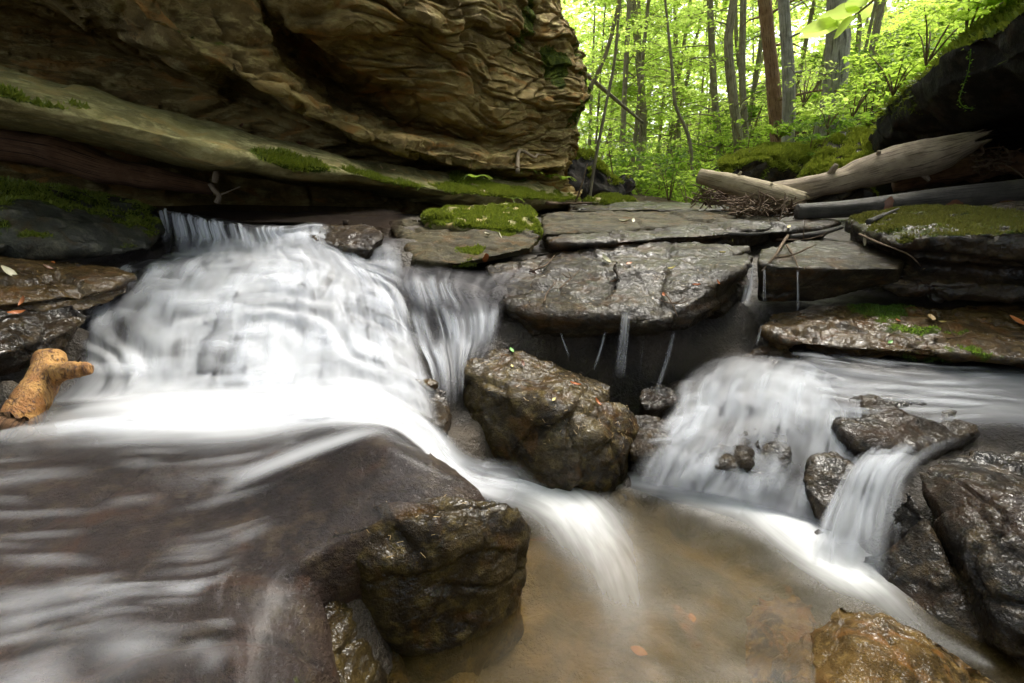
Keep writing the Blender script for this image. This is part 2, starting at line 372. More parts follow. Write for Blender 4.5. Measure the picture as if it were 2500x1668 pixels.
# main cascade
sheet('main_cascade', [
    [(372, 512, 4.12, 0.04), (440, 518, 4.02, 0.08), (520, 532, 3.88, 0.08), (620, 546, 3.75, 0.08), (720, 552, 3.68, 0.10), (800, 545, 3.75, 0.08), (880, 560, 3.68, 0.00), (985, 585, 3.6, 0.00)],
    [(376, 520, 4.04, .16), (450, 532, 3.92, .18), (530, 550, 3.78, .22), (620, 560, 3.66, .30), (700, 566, 3.58, 0.49), (780, 552, 3.64, 0.61), (870, 590, 3.55, 0.20), (985, 612, 3.45, 0.45)],
    [(384, 575, 3.92, 0.06), (460, 580, 3.82, 0.15), (540, 590, 3.68, 0.45), (630, 592, 3.56, 0.66), (710, 590, 3.50, 0.70), (780, 580, 3.52, 0.78), (860, 622, 3.42, 0.37), (988, 650, 3.32, 0.49)],
    [(380, 622, 3.80, 0.07), (450, 624, 3.70, 0.23), (530, 622, 3.56, 0.57), (630, 622, 3.44, 0.74), (720, 620, 3.36, 0.78), (800, 615, 3.36, 0.74), (870, 650, 3.30, 0.61), (990, 690, 3.20, 0.51)],
    [(290, 648, 3.50, 0.03), (400, 652, 3.42, 0.08), (520, 652, 3.34, 0.57), (640, 645, 3.26, 0.75), (740, 650, 3.20, 0.78), (830, 668, 3.18, 0.66), (900, 690, 3.16, 0.66), (1000, 735, 3.05, 0.49)],
    [(250, 690, 3.22, 0.07), (370, 690, 3.18, 0.16), (500, 690, 3.12, 0.57), (620, 682, 3.06, 0.78), (730, 690, 3.02, 0.82), (830, 715, 3.00, 0.74), (920, 740, 2.98, 0.66), (1010, 790, 2.86, 0.49)],
    [(215, 745, 2.98, 0.05), (330, 745, 2.94, 0.20), (470, 740, 2.90, 0.61), (600, 735, 2.86, 0.78), (730, 740, 2.84, 0.74), (840, 765, 2.82, 0.70), (930, 795, 2.80, 0.70), (1030, 850, 2.66, 0.49)],
    [(180, 805, 2.74, 0.13), (310, 810, 2.70, 0.34), (450, 805, 2.68, 0.72), (590, 800, 2.66, 0.70), (730, 805, 2.64, 0.70), (850, 830, 2.60, 0.78), (940, 855, 2.56, 0.74), (1050, 905, 2.46, 0.45)],
    [(190, 865, 2.52, 0.22), (300, 870, 2.50, 0.49), (440, 868, 2.48, 0.75), (580, 866, 2.47, 0.70), (720, 868, 2.46, 0.75), (850, 880, 2.42, 0.82), (960, 905, 2.36, 0.74), (1060, 960, 2.28, 0.41)],
    [(150, 930, 2.32, 0.17), (290, 935, 2.31, 0.43), (430, 932, 2.30, 0.72), (570, 928, 2.29, 0.71), (710, 925, 2.29, 0.78), (850, 930, 2.27, 0.82), (970, 950, 2.22, 0.78), (1070, 1000, 2.14, 0.37)],
    [(60, 990, 2.17, 0.25), (240, 985, 2.17, 0.61), (400, 980, 2.16, 0.80), (560, 975, 2.15, 0.82), (700, 975, 2.14, 0.78), (850, 978, 2.12, 0.82), (985, 1000, 2.08, 0.74), (1085, 1050, 2.01, 0.33)]],
    280, 300, M_FALL, 'white silky cascade tumbling down stepped rock into the dark basin', disp=.007, fu=7, bed=.10, edge=(.08, .06, .02, .03), seed=3, low=.012, by_len=False, billow=(5, .24))
veils('cascade_veils', 'soft overlapping veils of white water on the big cascade', 'main_cascade', [
    (.07, .26, .01, .55, 60, .010, .035, .005, .95), (.09, .30, .50, .75, 14, .04, .10, .008, .7), (.12, .34, .86, .99, 10, .03, .07, .008, .55),
    (None, .16, .12, .96, 230, .025, .08, .007, .42), (None, .24, .15, .96, 90, .02, .06, .006, .42), (None, .07, .15, .95, 70, .12, .30, .010, .40), (None, .05, .25, .95, 60, .08, .2, .012, .5),
    (.40, .52, .04, .16, 6, .03, .06, .006, .4), (.58, .72, .03, .15, 8, .03, .07, .006, .45)], 5)

# band of foam along the foot of the cascade, turning right and down into the brown pool
sheet('foam_outflow', [
    [(-60, 990, .54, .05), (-60, 1040, .53, .10), (-60, 1150, .53, 0)],
    [(160, 965, .54, .25), (160, 1020, .53, .34), (160, 1150, .53, .02)],
    [(380, 940, .545, .80), (380, 1000, .53, .72), (380, 1140, .53, .04)],
    [(600, 930, .55, .95), (600, 995, .535, .85), (600, 1130, .53, .06)],
    [(780, 930, .55, 1), (765, 1000, .535, .6), (725, 1085, .53, .12)],
    [(900, 930, .55, 1), (885, 995, .535, .95), (825, 1056, .575, .16)],
    [(1010, 985, .49, 1), (975, 1022, .50, 1), (940, 1050, .56, .65)],
    [(1090, 1050, .41, .95), (1045, 1072, .43, 1), (1015, 1092, .50, .55)],
    [(1155, 1105, .31, .9), (1110, 1135, .31, 1), (1078, 1156, .40, .6)],
    [(1260, 1122, .18, .8), (1205, 1172, .14, .98), (1145, 1208, .22, .6)],
    [(1370, 1160, .06, .6), (1315, 1220, .05, .8), (1262, 1265, .06, .5)]],
    60, 220, M_FOAM, 'curving band of white foam sliding round the dark dome rock', mode='Z', disp=.006, fu=7, bed=.13, edge=(.22, .34, .08, .16), seed=8, low=.008)

veils('channel_veils', 'pale streaks of water drawn along the foam band', 'foam_outflow', [(None, .12, .15, .7, 50, .05, .15, .004, .4)], 15)
# thin sheet of water over the brown rock platform
APRON = [
    [(-200, 1060, .47, .35), (60, 1040, .47, .45), (300, 1015, .47, .55), (560, 1010, .47, .45), (760, 1015, .465, .40), (900, 1030, .47, .25), (1010, 1062, .42, .15)],
    [(-200, 1130, .46, .18), (60, 1110, .46, .20), (300, 1090, .46, .22), (540, 1085, .46, .30), (740, 1065, .48, .40), (900, 1046, .53, .30), (1062, 1115, .43, .05)],
    [(-200, 1210, .45, .06), (60, 1190, .45, .08), (300, 1180, .45, .14), (540, 1150, .45, .42), (740, 1110, .50, .20), (930, 1085, .55, .06), (1132, 1172, .44, .0)],
    [(-200, 1300, .43, .02), (60, 1290, .43, .03), (300, 1270, .43, .06), (540, 1240, .43, .06), (740, 1190, .46, .03), (940, 1160, .50, .0), (1165, 1215, .415, .0)],
    [(-200, 1410, .42, .10), (60, 1400, .42, .10), (300, 1390, .42, .10), (520, 1370, .42, .08), (640, 1325, .42, .0), (790, 1295, .43, .0), (980, 1262, .435, .0)],
    [(-200, 1540, .40, .24), (60, 1520, .40, .32), (300, 1470, .41, .30), (500, 1455, .41, .15), (560, 1440, .405, .06), (670, 1412, .40, .0), (775, 1375, .385, .0)],
    [(-260, 1720, .38, .30), (40, 1640, .38, .22), (280, 1580, .39, .16), (480, 1560, .38, .12), (590, 1550, .38, .06), (690, 1505, .355, .0), (775, 1465, .315, .0)],
    [(-300, 1950, .36, .15), (0, 1880, .36, .15), (260, 1830, .36, .12), (460, 1800, .34, .10), (600, 1750, .33, .05), (720, 1690, .28, .0), (800, 1620, .22, .0)]]
def apron_rows(off): return [[(a, b, c + off, f * .6) for a, b, c, f in r] for r in APRON]
sheet('water_film', apron_rows(.042), 170, 170, M_FILM, 'thin grey sheet of water sliding over the brown rock platform', mode='Z', disp=.007, fu=6, bed=None, edge=(0, .12, .08, 0), seed=12, low=.014, by_len=False)

sheet('foam_swirl', [
    [(985, 1032, .60, .2), (985, 1050, .60, .3), (985, 1068, .60, .1)], [(890, 1034, .60, .7), (890, 1054, .60, .8), (895, 1078, .60, .2)], [(790, 1058, .575, .8), (795, 1084, .575, .85), (805, 1112, .575, .15)],
    [(690, 1092, .545, .75), (697, 1120, .545, .8), (712, 1152, .545, .12)], [(600, 1130, .53, .6), (608, 1158, .53, .7), (625, 1192, .53, .1)], [(525, 1175, .52, .45), (535, 1202, .52, .5), (560, 1235, .52, .08)], [(470, 1225, .51, .15), (485, 1255, .51, .2), (520, 1285, .51, .0)]],
    30, 90, M_FOAM, 'thin curl of white foam bending over the rock platform', mode='Z', disp=.003, fu=7, bed=None, edge=(.5, .5, .25, .6), seed=18, low=.004, alpha=.62)
veils('film_streaks', 'faint pale streaks of moving water on the rock platform', 'water_film', [(None, .05, .05, .6, 46, .10, .30, .003, .17), (.02, .09, .08, .8, 34, .12, .3, .003, .34), (.66, .74, .05, .5, 10, .10, .3, .003, .18), (.84, .92, .05, .4, 8, .10, .3, .003, .15)], 25, swap=True)
# curtains between the cascade and the ledge slab
sheet('side_curtain', [
    [(975, 640, 3.45, 0.07), (1020, 645, 3.40, 0.14), (1075, 650, 3.32, 0.10), (1140, 660, 3.24, 0.04), (1230, 655, 3.20, 0.00), (1320, 640, 3.26, 0.00)],
    [(965, 690, 3.20, 0.24), (1020, 690, 3.16, 0.28), (1070, 690, 3.12, 0.24), (1120, 705, 3.02, 0.17), (1190, 705, 3.00, 0.08), (1290, 690, 3.05, 0.00)],
    [(985, 735, 3.04, 0.28), (1035, 740, 2.98, 0.14), (1085, 745, 2.94, 0.21), (1140, 750, 2.90, 0.20), (1190, 745, 2.90, 0.24), (1240, 745, 2.92, 0.06)],
    [(1000, 790, 2.88, 0.35), (1050, 800, 2.82, 0.17), (1100, 800, 2.79, 0.28), (1150, 790, 2.80, 0.32), (1190, 785, 2.80, 0.39), (1230, 785, 2.82, 0.10)],
    [(1020, 850, 2.68, 0.35), (1065, 852, 2.64, 0.28), (1105, 850, 2.64, 0.39), (1150, 835, 2.68, 0.39), (1185, 828, 2.70, 0.35), (1220, 830, 2.72, 0.10)],
    [(1045, 905, 2.48, 0.32), (1080, 905, 2.46, 0.24), (1110, 900, 2.48, 0.28), (1140, 872, 2.56, 0.24), (1175, 858, 2.62, 0.17), (1210, 850, 2.66, 0.03)],
    [(1060, 990, 2.24, 0.21), (1085, 1000, 2.22, 0.14), (1110, 1000, 2.24, 0.17), (1130, 960, 2.34, 0.10), (1150, 930, 2.42, 0.06), (1190, 900, 2.50, 0.00)]],
    110, 120, M_FALL, 'grey curtains of water pouring off the rounded ledge beside the boulder', disp=.016, fu=16, bed=.10, edge=(.10, .16, .05, .12), seed=21, low=.012, by_len=False)
veils('curtain_veils', 'separate threads of water pouring off the rounded ledge', 'side_curtain', [(.12, .42, .05, .55, 14, .04, .10, .01, .5), (.38, .75, .05, .9, 22, .04, .10, .012, .5), (.6, .97, .02, .6, 16, .05, .12, .01, .5)], 9)

# right-hand channel and cascade
sheet('side_channel', [
    [(2750, 905, 2.45, 0.24), (2750, 950, 2.30, 0.24), (2750, 1010, 2.14, 0.24), (2750, 1080, 1.95, 0.16), (2750, 1130, 1.86, 0.04)],
    [(2480, 895, 2.52, 0.24), (2480, 930, 2.40, 0.32), (2480, 975, 2.26, 0.36), (2480, 1020, 2.10, 0.28), (2480, 1075, 1.98, 0.08)],
    [(2330, 885, 2.58, 0.20), (2330, 915, 2.48, 0.28), (2320, 955, 2.35, 0.36), (2310, 1010, 2.18, 0.28), (2300, 1080, 2.02, 0.20)],
    [(2180, 872, 2.66, 0.24), (2170, 905, 2.56, 0.22), (2150, 950, 2.42, 0.30), (2120, 1010, 2.26, 0.10), (2150, 1090, 2.08, 0.24)],
    [(2060, 855, 2.75, 0.28), (2040, 880, 2.68, 0.20), (2010, 925, 2.56, 0.36), (1980, 985, 2.42, 0.20), (2040, 1060, 2.22, 0.08)],
    [(1960, 845, 2.84, 0.28), (1930, 870, 2.76, 0.24), (1890, 910, 2.66, 0.44), (1880, 960, 2.52, 0.48), (1930, 1040, 2.30, 0.32)]],
    80, 130, M_FALL, 'grey stream sliding in from the right above the small cascade', disp=.012, fu=9, bed=.07, edge=(.14, .25, 0, .2), seed=31, low=.02)
veils('stream_streaks', 'pale streaks on the grey side stream', 'side_channel', [(None, .25, .10, .85, 60, .03, .09, .004, .38)], 17)
sheet('small_cascade', [
    [(1740, 870, 2.95, 0.06), (1790, 858, 2.95, 0.15), (1850, 856, 2.90, 0.19), (1930, 862, 2.84, 0.28), (2010, 885, 2.72, 0.41), (2110, 930, 2.54, 0.35)],
    [(1680, 905, 2.78, 0.19), (1750, 898, 2.76, 0.28), (1830, 895, 2.72, 0.34), (1920, 905, 2.66, 0.52), (2010, 935, 2.54, 0.59), (2120, 985, 2.36, 0.28)],
    [(1640, 955, 2.60, 0.28), (1730, 950, 2.58, 0.37), (1820, 950, 2.54, 0.45), (1910, 965, 2.46, 0.56), (2010, 995, 2.34, 0.44), (2130, 1040, 2.20, 0.23)],
    [(1620, 1010, 2.42, 0.37), (1720, 1010, 2.39, 0.48), (1810, 1012, 2.35, 0.41), (1910, 1028, 2.28, 0.44), (2010, 1055, 2.18, 0.31), (2130, 1095, 2.07, 0.27)],
    [(1590, 1065, 2.25, 0.43), (1690, 1068, 2.22, 0.43), (1790, 1075, 2.18, 0.31), (1890, 1095, 2.12, 0.28), (2000, 1120, 2.04, 0.30), (2120, 1150, 1.96, 0.31)],
    [(1550, 1120, 2.12, 0.28), (1650, 1130, 2.09, 0.42), (1750, 1142, 2.04, 0.37), (1850, 1165, 1.98, 0.31), (1970, 1190, 1.92, 0.23), (2090, 1215, 1.86, 0.38)],
    [(1520, 1180, 2.01, 0.12), (1630, 1195, 1.98, 0.34), (1740, 1215, 1.93, 0.53), (1840, 1240, 1.87, 0.46), (1960, 1275, 1.79, 0.31), (2070, 1310, 1.71, 0.41)]],
    130, 130, M_FALL, 'small white cascade spilling over dark rocks beside the boulder', disp=.007, fu=6, bed=.08, edge=(.18, .12, .10, .03), seed=37, low=.02, billow=(4, .16))
veils('small_cascade_veils', 'wispy veils of white water on the small cascade', 'small_cascade', [
    (None, .22, .06, .95, 120, .03, .09, .007, .28), (None, .36, .10, .95, 90, .03, .08, .008, .42), (None, .10, .08, .60, 40, .10, .24, .010, .4), (.75, .99, .08, .75, 18, .06, .16, .01, .55)], 7)
sheet('side_spout', [
    [(2120, 1075, 2.10, .18), (2210, 1066, 2.08, .26), (2310, 1064, 2.06, .20), (2420, 1070, 2.0, .06)],
    [(2085, 1115, 1.98, .30), (2160, 1100, 1.98, .45), (2235, 1100, 1.95, .36), (2305, 1105, 1.92, .10)],
    [(2045, 1170, 1.86, .34), (2120, 1155, 1.85, .55), (2185, 1162, 1.81, .48), (2228, 1182, 1.76, .14)],
    [(2000, 1250, 1.76, .30), (2085, 1250, 1.72, .48), (2155, 1258, 1.68, .44), (2205, 1268, 1.65, .12)],
    [(1965, 1335, 1.65, .22), (2060, 1345, 1.60, .36), (2140, 1355, 1.56, .34), (2198, 1368, 1.53, .10)],
    [(1950, 1400, 1.57, .05), (2050, 1415, 1.53, .15), (2140, 1430, 1.49, .14), (2200, 1440, 1.47, .0)]],
    60, 90, M_FALL, 'fan of grey water spouting off the channel beside the black rock', disp=.010, fu=12, bed=.07, edge=(.35, .35, .15, .45), seed=44, low=.008)
veils('spout_veils', 'fine streaks in the fan of water beside the black rock', 'side_spout', [(None, .45, .1, .9, 46, .06, .16, .008, .34), (.05, .55, .15, .85, 16, .08, .2, .012, .4)], 33)

# ------------------------------------------------------------------ foreground pool
def pool():
    n = 150; xs = np.linspace(-1.4, 2.6, 260); ys = np.linspace(.1, 2.35, 150)
    X, Y = np.meshgrid(xs, ys)
    P = np.stack([X.ravel(), Y.ravel(), np.zeros(X.size)], 1)
    # foam tongues: polylines in world coordinates on the pool, (px,py,width,strength)
    def strip(pts):
        w = [(*PZ(a, b, .02)[:2], c, d) for a, b, c, d in pts]
        w = catmull(np.array(w), 50, False); f = np.zeros(len(P)); tang = np.zeros((len(P), 2)); al = np.zeros(len(P)); la = np.zeros(len(P)); best = np.full(len(P), 9.)
        for k in range(len(w) - 1):
            a, b = w[k, :2], w[k + 1, :2]; ab = b - a; L = np.linalg.norm(ab) + 1e-6
            t = np.clip(((P[:, :2] - a) @ ab) / L ** 2, 0, 1); q = a + t[:, None] * ab
            d = P[:, :2] - q; dist = np.linalg.norm(d, axis=1); wd = w[k, 2] * (1 - t) + w[k + 1, 2] * t; st = w[k, 3] * (1 - t) + w[k + 1, 3] * t
            v = st * np.exp(-(dist / wd) ** 2)
            f = np.maximum(f, v)
            m = dist < best; best[m] = dist[m]
            side = np.sign(ab[0] * d[:, 1] - ab[1] * d[:, 0]); la[m] = (side * dist)[m]; al[m] = (k + t[m]) / 50 * 2
        return f, best, la, al
    S = [strip([(1150, 1170, .10, .95), (1290, 1195, .16, .95), (1390, 1240, .18, .8), (1450, 1310, .18, .55), (1500, 1400, .16, .36), (1530, 1520, .13, .22), (1500, 1640, .12, .12)]),
         strip([(1600, 1110, .14, .7), (1720, 1185, .15, .85), (1830, 1240, .12, .6), (1960, 1330, .13, .62), (2060, 1385, .15, .8), (2140, 1440, .12, .45), (2250, 1540, .07, .28), (2400, 1615, .03, .25)]),
         strip([(1530, 1175, .08, .5), (1640, 1195, .10, .85), (1740, 1216, .11, .9), (1850, 1245, .11, .9), (1960, 1285, .12, .85), (2060, 1330, .12, .8)])]
    f = np.zeros(len(P)); best = np.full(len(P), 9.); la = np.zeros(len(P)); al = np.zeros(len(P))
    for k, (a, b, c, d) in enumerate(S):
        f = 1 - (1 - f) * (1 - np.clip(a, 0, 1)); m = b < best; best[m] = b[m]; la[m] = c[m]; al[m] = d[m] + k * 5
    z = .02 + .010 * fbm(P, 3, 3, 5) + .04 * f * (P[:, 1] > 1.5) * sst(1.5, 2.0, P[:, 1])
    V = P.copy(); V[:, 2] = z
    g = NG('murky_pool_water')
    fo = g.attr('foam'); p = g.pos(); fl = g.attr('flow', 'Vector')
    s = g.noise(g.scl(fl, (26, 2.2, 1)), 1.0, 3, .55, .3); s2 = g.noise(p, 3.0, 3, .5)
    ff = g.math('ADD', fo, g.math('MULTIPLY', g.math('SUBTRACT', g.math('ADD', g.math('MULTIPLY', s, .55), g.math('MULTIPLY', s2, .45)), .5), g.math('MULTIPLY', fo, 1.3)))
    ff = g.map(ff, .03, 1.0)
    wt = g.shader(.3, g.n('BsdfDiffuse', None, Color=(.86, .87, .88)), g.n('BsdfTranslucent', None, Color=(.86, .87, .88)))
    gl = g.n('BsdfGlossy', None, Color=(1, 1, 1), Roughness=.28)
    silt = g.n('BsdfDiffuse', None, Color=(.07, .050, .015))
    clear = g.shader(g.math('MULTIPLY', g.n('Fresnel', None, IOR=1.33), .4), g.shader(.20, g.n('BsdfTransparent', None, Color=(.86, .74, .48)), silt), gl)
    m = g.end(g.shader(ff, clear, wt))
    o = mesh_np('pool_water', V, up_faces(V, grid_faces(len(ys), len(xs))), m, True, {'foam': f, 'flow': np.stack([la, al, al * 0], 1)})
    tag(o, 'murky golden brown pool streaked with drifting foam', 'water', kind='structure')
pool()

# ------------------------------------------------------------------ stream bed and forest floor: one sheet
def terrain():
    xs = np.concatenate([np.linspace(-40, -5, 30), np.arange(-4.9, 4.6, .045), np.linspace(4.7, 12, 60), np.linspace(12.5, 60, 40)])
    ys = np.concatenate([np.linspace(-8, 0, 12), np.arange(.1, 5.0, .04), np.linspace(5.1, 12, 70), np.linspace(12.5, 90, 70)])
    X, Y = np.meshgrid(xs, ys); P = np.stack([X.ravel(), Y.ravel()], 1)
    B = list(BED)
    # pool floor, and bed under the rock slabs
    for x in np.arange(-.9, 2.7, .3):
        for y in np.arange(.0, 1.75, .25):
            if x > -.35 - (.2 if y < 1 else 0) and y < 1.75 - max(0, x - 1.0) * .35: B.append((x, y, -.13))
    for (a, b) in [(1300, 1230), (1400, 1200), (1400, 1260), (1480, 1230), (1560, 1180), (1620, 1200), (1680, 1240), (1760, 1290), (1880, 1330), (1990, 1400)]: q = PZ(a, b, .02); B += [(q[0], q[1], -.14)] * 2
    for r in APRON:
        for a, b, c, f in r: q = PZ(a, b, c); B.append((q[0], q[1], q[2] - .16))
    for (px, py, Yd, dz) in [(1240, 900, 2.7, -.5), (1400, 900, 2.75, -.5), (1560, 900, 2.8, -.45), (1680, 860, 2.95, -.35), (1250, 700, 3.25, -.25), (1400, 690, 3.2, -.25), (1600, 680, 3.25, -.25), (1750, 650, 3.4, -.2),
                             (1300, 600, 4.2, -.1), (1500, 600, 4.2, -.1), (1700, 600, 4.1, -.1), (1100, 600, 4.0, -.2), (1850, 600, 4.3, -.1), (2000, 580, 4.5, -.1), (2200, 560, 4.5, -.2), (2500, 560, 4.2, -.2),
                             (1900, 700, 3.6, -.1), (2100, 700, 3.6, -.1), (2400, 700, 3.4, -.1), (1300, 560, 5, -.08), (1600, 555, 5, -.05), (1900, 550, 5, -.05), (2200, 520, 5.5, -.05),
                             (1300, 520, 7, -.08), (1700, 520, 7, -.05), (2000, 515, 7, -.05), (2350, 500, 7, -.05), (0, 620, 3.2, -.15), (150, 620, 3.3, -.15), (300, 620, 3.6, -.15), (0, 700, 2.6, -.15), (150, 740, 2.7, -.1),
                             (0, 880, 2.1, -.1), (60, 1000, 1.95, -.1), (-300, 600, 3, -.1), (-300, 900, 1.9, -.1), (200, 520, 4.8, -.05), (900, 520, 5.2, -.08), (1100, 510, 6.5, -.05)]:
        q = PY(px, py, Yd); B.append((q[0], q[1], q[2] + dz))
    B = np.array(B)
    Z = np.zeros(len(P))
    near = (P[:, 1] < 9) & (P[:, 0] > -6) & (P[:, 0] < 7.5) & (P[:, 1] > -1)
    idx = np.where(near)[0]
    for c in range(0, len(idx), 20000):
        i = idx[c:c + 20000]
        d2 = ((P[i][:, None, :] - B[None, :, :2]) ** 2).sum(-1) + 4e-4
        w = d2 ** -2.2
        Z[i] = (w * B[None, :, 2]).sum(1) / w.sum(1)
    x, y = P[:, 0], P[:, 1]
    yc = np.maximum(y, 8)
    xc = 1.6 + .10 * (yc - 8)
    far = 1.10 + .012 * (yc - 8)
    right = np.maximum(0, x - (xc + 2.6)); left = np.maximum(0, xc - 1.6 - x)
    far = far + .62 * right * sst(0, 3, right) + .55 * left * sst(0, 4, left) + .12 * fbm(np.stack([x, y, x * 0], 1), .6, 3, 70) * sst(8, 12, y)
    far = np.minimum(far, 12)
    t = sst(6.8, 8.6, y); t = np.maximum(t, sst(5.6, 6.6, x)); t = np.maximum(t, sst(4.4, 5.4, -x)); t = np.where((y < -1) , 1, t)
    near_right = 1.1 + 3.0 * sst(6.0, 7.6, x) + .6 * np.maximum(0, x - 7.6)
    far2 = np.where(y < 8, near_right * (1 - sst(6.5, 8, y)) + far * sst(6.5, 8, y), far)
    far2 = np.where(x < -4, 1.2, far2) if False else far2
    Z = np.where(near, Z, 1.0); Z = Z * (1 - t) + far2 * t
    rough = fbm(np.stack([x, y, Z], 1), 2.2, 4, 90) * .04 + fbm(np.stack([x, y, Z], 1), 8, 3, 91) * .012
    Z = Z + rough * np.where((Z < -.05), .4, 1)
    g = NG('stream_bed_ground'); p = g.pos(); n = g.noise(p, 3, 5, .6); n2 = g.noise(p, 30, 4, .7)
    sz = g.n('SeparateXYZ', None, Vector=p)
    sand = g.mix(g.map(g.noise(p, 4.5, 4, .6, .5), .35, .65), (.055, .042, .013), (.125, .090, .029))
    sand = g.mix(g.map(g.noise(p, 5.5, 2, .4), .66, .74), sand, (.20, .09, .02))
    sand = g.mix(g.map(g.noise(p, 1.9, 3, .5), .50, .66), sand, (.035, .032, .014))
    rock = g.mix(g.map(n, .35, .65), (.018, .014, .010), (.06, .045, .028))
    soil = g.mix(g.map(n, .3, .7), (.035, .024, .011), (.085, .05, .02))
    soil = g.mix(g.map(n2, .5, .68), soil, (.12, .075, .03))
    c = g.mix(g.map(sz.outputs[2], -.10, -.02), sand, rock)
    c = g.mix(g.map(sz.outputs[1], 8.0, 9.5), c, soil)
    nb = g.bump(g.math('ADD', n2, n), .8, .04)
    b = g.n('BsdfPrincipled', None, Base_Color=c, Roughness=g.map(sz.outputs[1], 7, 9, .45, .95), Normal=nb)
    m = g.end(b)
    V = np.stack([x, y, Z], 1)
    o = mesh_np('stream_bed', V, grid_faces(len(ys), len(xs)), m, True)
    tag(o, 'rocky stream bed running back into the leaf-strewn forest floor', 'ground', kind='structure')
    return xs, ys, Z.reshape(len(ys), len(xs))
TX, TY, TZ = terrain()
def ground_z(x, y):
    j = int(np.clip(np.searchsorted(TX, x), 1, len(TX) - 1)); i = int(np.clip(np.searchsorted(TY, y), 1, len(TY) - 1))
    fx = (x - TX[j - 1]) / (TX[j] - TX[j - 1]); fy = (y - TY[i - 1]) / (TY[i] - TY[i - 1])
    return float((TZ[i - 1, j - 1] * (1 - fx) + TZ[i - 1, j] * fx) * (1 - fy) + (TZ[i, j - 1] * (1 - fx) + TZ[i, j] * fx) * fy)

# ------------------------------------------------------------------ left rock wall
def strata_disp(P, amp, freq, dip=(-.04, -.06), seed=0, warp=.25):
    zz = P[:, 2] + dip[0] * P[:, 0] + dip[1] * P[:, 1] + warp * fbm(P, .55, 3, seed)
    k = zz * freq; i = np.floor(k); f = k - i
    s = P[:, 0] * .8 + P[:, 1] * .6
    def lay(ii): return vn(np.stack([ii * 7.31, s * .55 + ii * 3.7, ii * 0 + seed], 1), seed + 3)
    a, b = lay(i), lay(i + 1)
    return amp * (a + (b - a) * sst(.72, 1.0, f))
CL = [  # px, py, offset from the wall plane
    [(-420, 330, -1.3), (0, 300, -1.3), (300, 345, -1.3), (600, 420, -1.2), (800, 450, -1.0), (1000, 465, -.8), (1200, 470, -.4), (1300, 478, -.1), (1390, 482, .0)],
    [(-420, 160, -2.6), (0, 170, -2.6), (200, 205, -2.4), (400, 265, -2.1), (600, 325, -1.6), (800, 372, -1.0), (1000, 402, -.7), (1150, 415, -.35), (1300, 432, .0), (1385, 450, .1)],
    [(-420, -120, -3.0), (0, 20, -3.0), (200, 90, -2.8), (400, 175, -2.3), (600, 262, -1.6), (760, 320, -.9), (900, 355, -.7), (1020, 385, -.4), (1150, 405, -.1), (1300, 420, .08), (1378, 425, .15)],
    [(-420, -560, -.1), (0, -270, 0.22), (200, -120, 0.27), (360, 10, 0.32), (450, 85, 0.37), (485, 132, 0.32), (560, 165, 0.37), (640, 213, 0.37), (710, 230, 0.32), (780, 283, 0.34), (860, 315, 0.34), (960, 352, 0.34), (1080, 387, 0.34), (1180, 405, 0.37), (1300, 412, 0.34), (1376, 405, 0.37)],
    [(-420, -700, -.1), (0, -380, -.1), (200, -210, -.1), (420, -60, -.1), (560, 5, .05), (660, 90, .1), (690, 145, -.05), (725, 205, -.1), (800, 264, -.1), (870, 298, -.1), (960, 330, -.1), (1060, 364, -.05), (1170, 388, .05), (1300, 400, .1), (1380, 385, .15)],
    [(-420, -800, -.9), (0, -480, -.9), (200, -300, -.9), (440, -120, -.9), (600, -30, -.9), (690, 60, -.9), (740, 150, -.95), (830, 230, -1.0), (920, 285, -.9), (1000, 310, -.7), (1090, 330, -.4), (1180, 350, -.1), (1300, 365, .12), (1390, 355, .2)],
    [(-420, -900, -.1), (0, -600, .0), (200, -420, .0), (460, -230, .0), (640, -60, .05), (720, 70, .05), (800, 140, .05), (870, 180, .0), (960, 210, .0), (1040, 245, .05), (1100, 290, .15), (1190, 315, .15), (1290, 330, .15), (1396, 320, .2)],
    [(-420, -1000, .9), (0, -720, .9), (200, -540, .75), (480, -340, .45), (680, -160, .3), (800, 20, .35), (860, 60, .35), (950, 90, .3), (1060, 120, .25), (1140, 165, .25), (1200, 210, .2), (1300, 235, .2), (1404, 240, .25)],
    [(-420, -1150, 1.4), (0, -850, 1.4), (200, -680, 1.1), (480, -470, .7), (700, -270, .45), (860, -90, .5), (930, 0, .5), (1010, 40, .45), (1080, 60, .35), (1170, 90, .3), (1240, 130, .25), (1310, 150, .2), (1402, 165, .25)],
    [(-420, -1300, 1.8), (0, -1000, 1.7), (200, -820, 1.4), (480, -600, .9), (700, -420, .6), (900, -220, .6), (1000, -90, .55), (1080, -40, .5), (1160, 0, .4), (1240, 20, .35), (1310, 50, .25), (1385, 80, .2)],
    [(-420, -1500, 2.2), (0, -1200, 2.0), (200, -1000, 1.7), (480, -800, 1.2), (700, -600, .8), (900, -420, .7), (1000, -290, .65), (1100, -190, .55), (1180, -140, .5), (1250, -90, .4), (1300, -60, .3), (1345, -30, .15)]]
